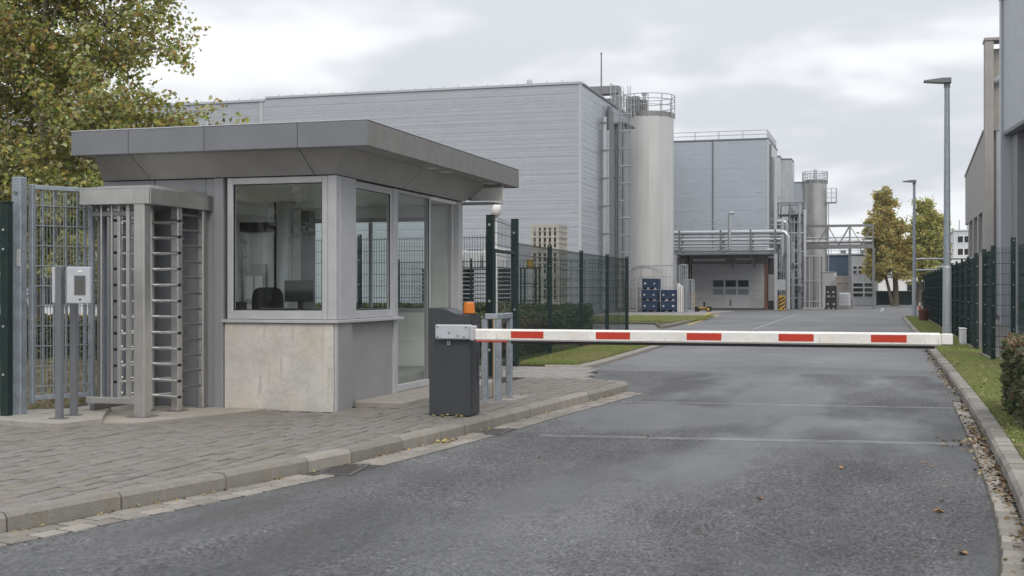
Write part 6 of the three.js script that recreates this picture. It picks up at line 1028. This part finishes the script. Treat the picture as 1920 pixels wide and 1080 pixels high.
{ // concrete block behind it
  const t = thing('concrete_building', 'weathered concrete building with tall pier and dark windows on the right', 'building', [6, 0, 76]);
  const z0 = 68.7, z1 = 84, top = (s) => lerp(9.65, 8.62, (s - z0) / (z1 - z0));
  for (let i = 0; i < 4; i++) { const a = lerp(z0 + 0.3, z1, i / 4), b = lerp(z0 + 0.3, z1, (i + 1) / 4) - 0.02; B().outline([V(5.0, 5.6, a), V(5.0, 5.6, b), V(5.0, top(b), b), V(5.0, top(a), a)], new THREE.Vector3(0.4, 0, 0)).build('wall_panel', M.concreteWall, t); B().box(5.0, 5.4, 0, 3.4, a, b).build('wall_panel', M.concreteWall, t); boxPart('mullion', M.concreteWall, t, [5.0, 5.4, 3.402, 5.598, a, a + 0.9], 0.01); const w = boxPart('window', M.steelGrey, t, [5.28, 5.38, 3.41, 5.59, a + 0.92, b], 0.005); boxPart('pane', M.darkGlass, w, [5.27, 5.279, 3.5, 5.5, a + 1.0, b - 0.08], 0); boxPart('sill', M.trim, w, [4.96, 5.28, 3.402, 3.44, a + 0.91, b], 0.004); }
  B().outline([V(4.95, top(z0) + 0.0, z0 + 0.3), V(4.95, top(z1), z1), V(4.95, top(z1) + 0.12, z1), V(4.95, top(z0) + 0.12, z0 + 0.3)], new THREE.Vector3(0.6, 0, 0)).build('coping', M.concreteDark, t);
  boxPart('core', M.concreteDark, t, [5.42, 16, 0, 8.5, z0 + 0.4, z1], 0);
  boxPart('pier', M.concreteWall, t, [5.0, 5.42, 0, 14.2, z0 - 0.6, z0 + 0.28], 0.02); boxPart('pier_wall', M.concreteDark, t, [5.43, 8, 0, 13.9, z0 + 0.1, z0 + 0.5], 0); boxPart('cap', M.concreteDark, t, [4.96, 8, 14.202, 14.36, z0 - 0.66, z0 + 0.5], 0.02);
  const p = B(); p.tube(V(5.62, 0.2, z0 - 0.35), V(5.62, 9.6, z0 - 0.35), 0.12, 14); p.build('downpipe', M.pipe, t); B().tube(V(5.50, 12.2, z0 - 0.2), V(6.2, 12.6, z0 - 0.4), 0.16, 12).build('outlet', M.trim, t); boxPart('bracket', M.steelGrey, t, [5.45, 5.8, 9.6, 9.66, z0 - 0.5, z0 + 0.1], 0.004);
}
function grid(t, x0, x1, y0, y1, s, nx, ny, m = M.darkGlass, fm = M.white) { const dx = (x1 - x0) / nx, dy = (y1 - y0) / ny; for (let i = 0; i < nx; i++) for (let j = 0; j < ny; j++) { const w = boxPart('window', fm, t, [x0 + i * dx, x0 + (i + 1) * dx - 0.01, y0 + j * dy, y0 + (j + 1) * dy - 0.01, s - 0.05, s], 0.004); boxPart('pane', m, w, [x0 + i * dx + 0.07, x0 + (i + 1) * dx - 0.08, y0 + j * dy + 0.07, y0 + (j + 1) * dy - 0.08, s - 0.062, s - 0.052], 0); } }
{
  const t = thing('office_building', 'blue and pale grey two-storey building at the end of the yard', 'building', [-4, 0, 132]);
  const s = 130; boxPart('wall', M.blueWall, t, [-7.6, -3.05, 0, 5.02, s, s + 9], 0.02); boxPart('wall', M.palePanel, t, [-3.04, -0.55, 0, 4.95, s - 0.1, s + 9], 0.02); boxPart('roof', M.trim, t, [-7.7, -0.45, 5.022, 5.2, s - 0.2, s + 9.1], 0.02);
  rail(t, [V(-7.6, 5.2, s), V(-0.6, 5.2, s)], 0.6, 2, 0.03, 0.9); const ru = B(); for (const x of [-6.4, -4.1, -2.2, -1.2]) ru.box(x, x + 0.5, 5.2, 5.62, s + 2, s + 3); ru.build('roof_unit', M.steelGrey, t);
  grid(t, -2.9, -1.9, 3.1, 4.0, s - 0.105, 2, 2); grid(t, -1.7, -0.7, 3.1, 4.0, s - 0.105, 2, 1, M.palePanel); grid(t, -2.9, -0.7, 0.8, 2.3, s - 0.105, 2, 3); const lw = boxPart('sign_frame', M.trim, t, [-6.9, -6.2, 2.8, 3.3, s - 0.05, s], 0.01); boxPart('sign_face', M.blueWall, lw, [-6.82, -6.28, 2.88, 3.22, s - 0.06, s - 0.052], 0);
  const f = thing('dark_fence', 'dark green screened fence below the autumn tree', 'fence', [1, 0, 127]); for (let i = 0; i < 6; i++) boxPart('panel', M.green, f, [-0.55 + i * 1.55, 0.94 + i * 1.55, 0.08, 1.45, 126.5 + (i > 1 ? 3 : 0), 126.56 + (i > 1 ? 3 : 0)], 0.004); for (let i = 0; i < 7; i++) boxPart('post', M.green, f, [-0.60 + i * 1.55, -0.555 + i * 1.55, 0, 1.55, 126.45 + (i > 2 ? 3 : 0), 126.6 + (i > 2 ? 3 : 0)], 0.004);
  const w = thing('white_house', 'low pale building with windows behind the autumn tree', 'building', [4, 0, 150]); boxPart('wall', M.offWhite, w, [-0.5, 14, 0, 3.4, 150, 158], 0.02); B().outline([V(-0.9, 3.41, 149.6), V(-0.9, 3.41, 158.4), V(-0.9, 4.7, 154)], new THREE.Vector3(15.3, 0, 0)).build('roof', M.steelGrey, w); grid(w, 2.6, 5.4, 1.4, 2.6, 149.99, 3, 1); grid(w, 6.4, 9.2, 1.4, 2.6, 149.99, 3, 1);
  const o = thing('office_block', 'white flat-roofed block seen between far lamp and concrete building', 'building', [9, 0, 160]); boxPart('wall', M.offWhite, o, [6.6, 13, 0, 5.4, 158, 170], 0.02); boxPart('upper_wall', M.palePanel, o, [8.2, 13, 5.41, 8.6, 160, 170], 0.02); boxPart('roof', M.trim, o, [8.1, 13.1, 8.61, 8.8, 159.9, 170.1], 0.02); grid(o, 8.6, 11.6, 7.2, 8.1, 159.99, 4, 1); grid(o, 8.6, 11.6, 5.7, 6.6, 159.99, 4, 1); const an = B(); for (const x of [8.9, 9.8, 10.3]) an.tube(V(x, 8.8, 161), V(x, 10, 161), 0.05, 6); an.build('antenna', M.steelGrey, o);
  const pf = thing('dark_hedge_wall', 'dark distant tree belt behind the low pale buildings', 'tree belt', [0, 0, 190]);
  const l = [], c = []; for (let i = 0; i < 5200; i++) { const x = rr(-30, 26), y = Math.abs(gauss()) * 2.6 + 0.3; l.push(xf(V(x, y * (0.9 + 0.5 * fbm(x * 0.15, 1, 1)), rr(186, 194)), anyTurn(), rr(4, 9))); c.push(mixCol(GREEN)); } scatter(leafA, M.leaf, l, 'foliage', pf, c); pf.userData.kind = 'stuff';
}

renderer.render(scene, camera);
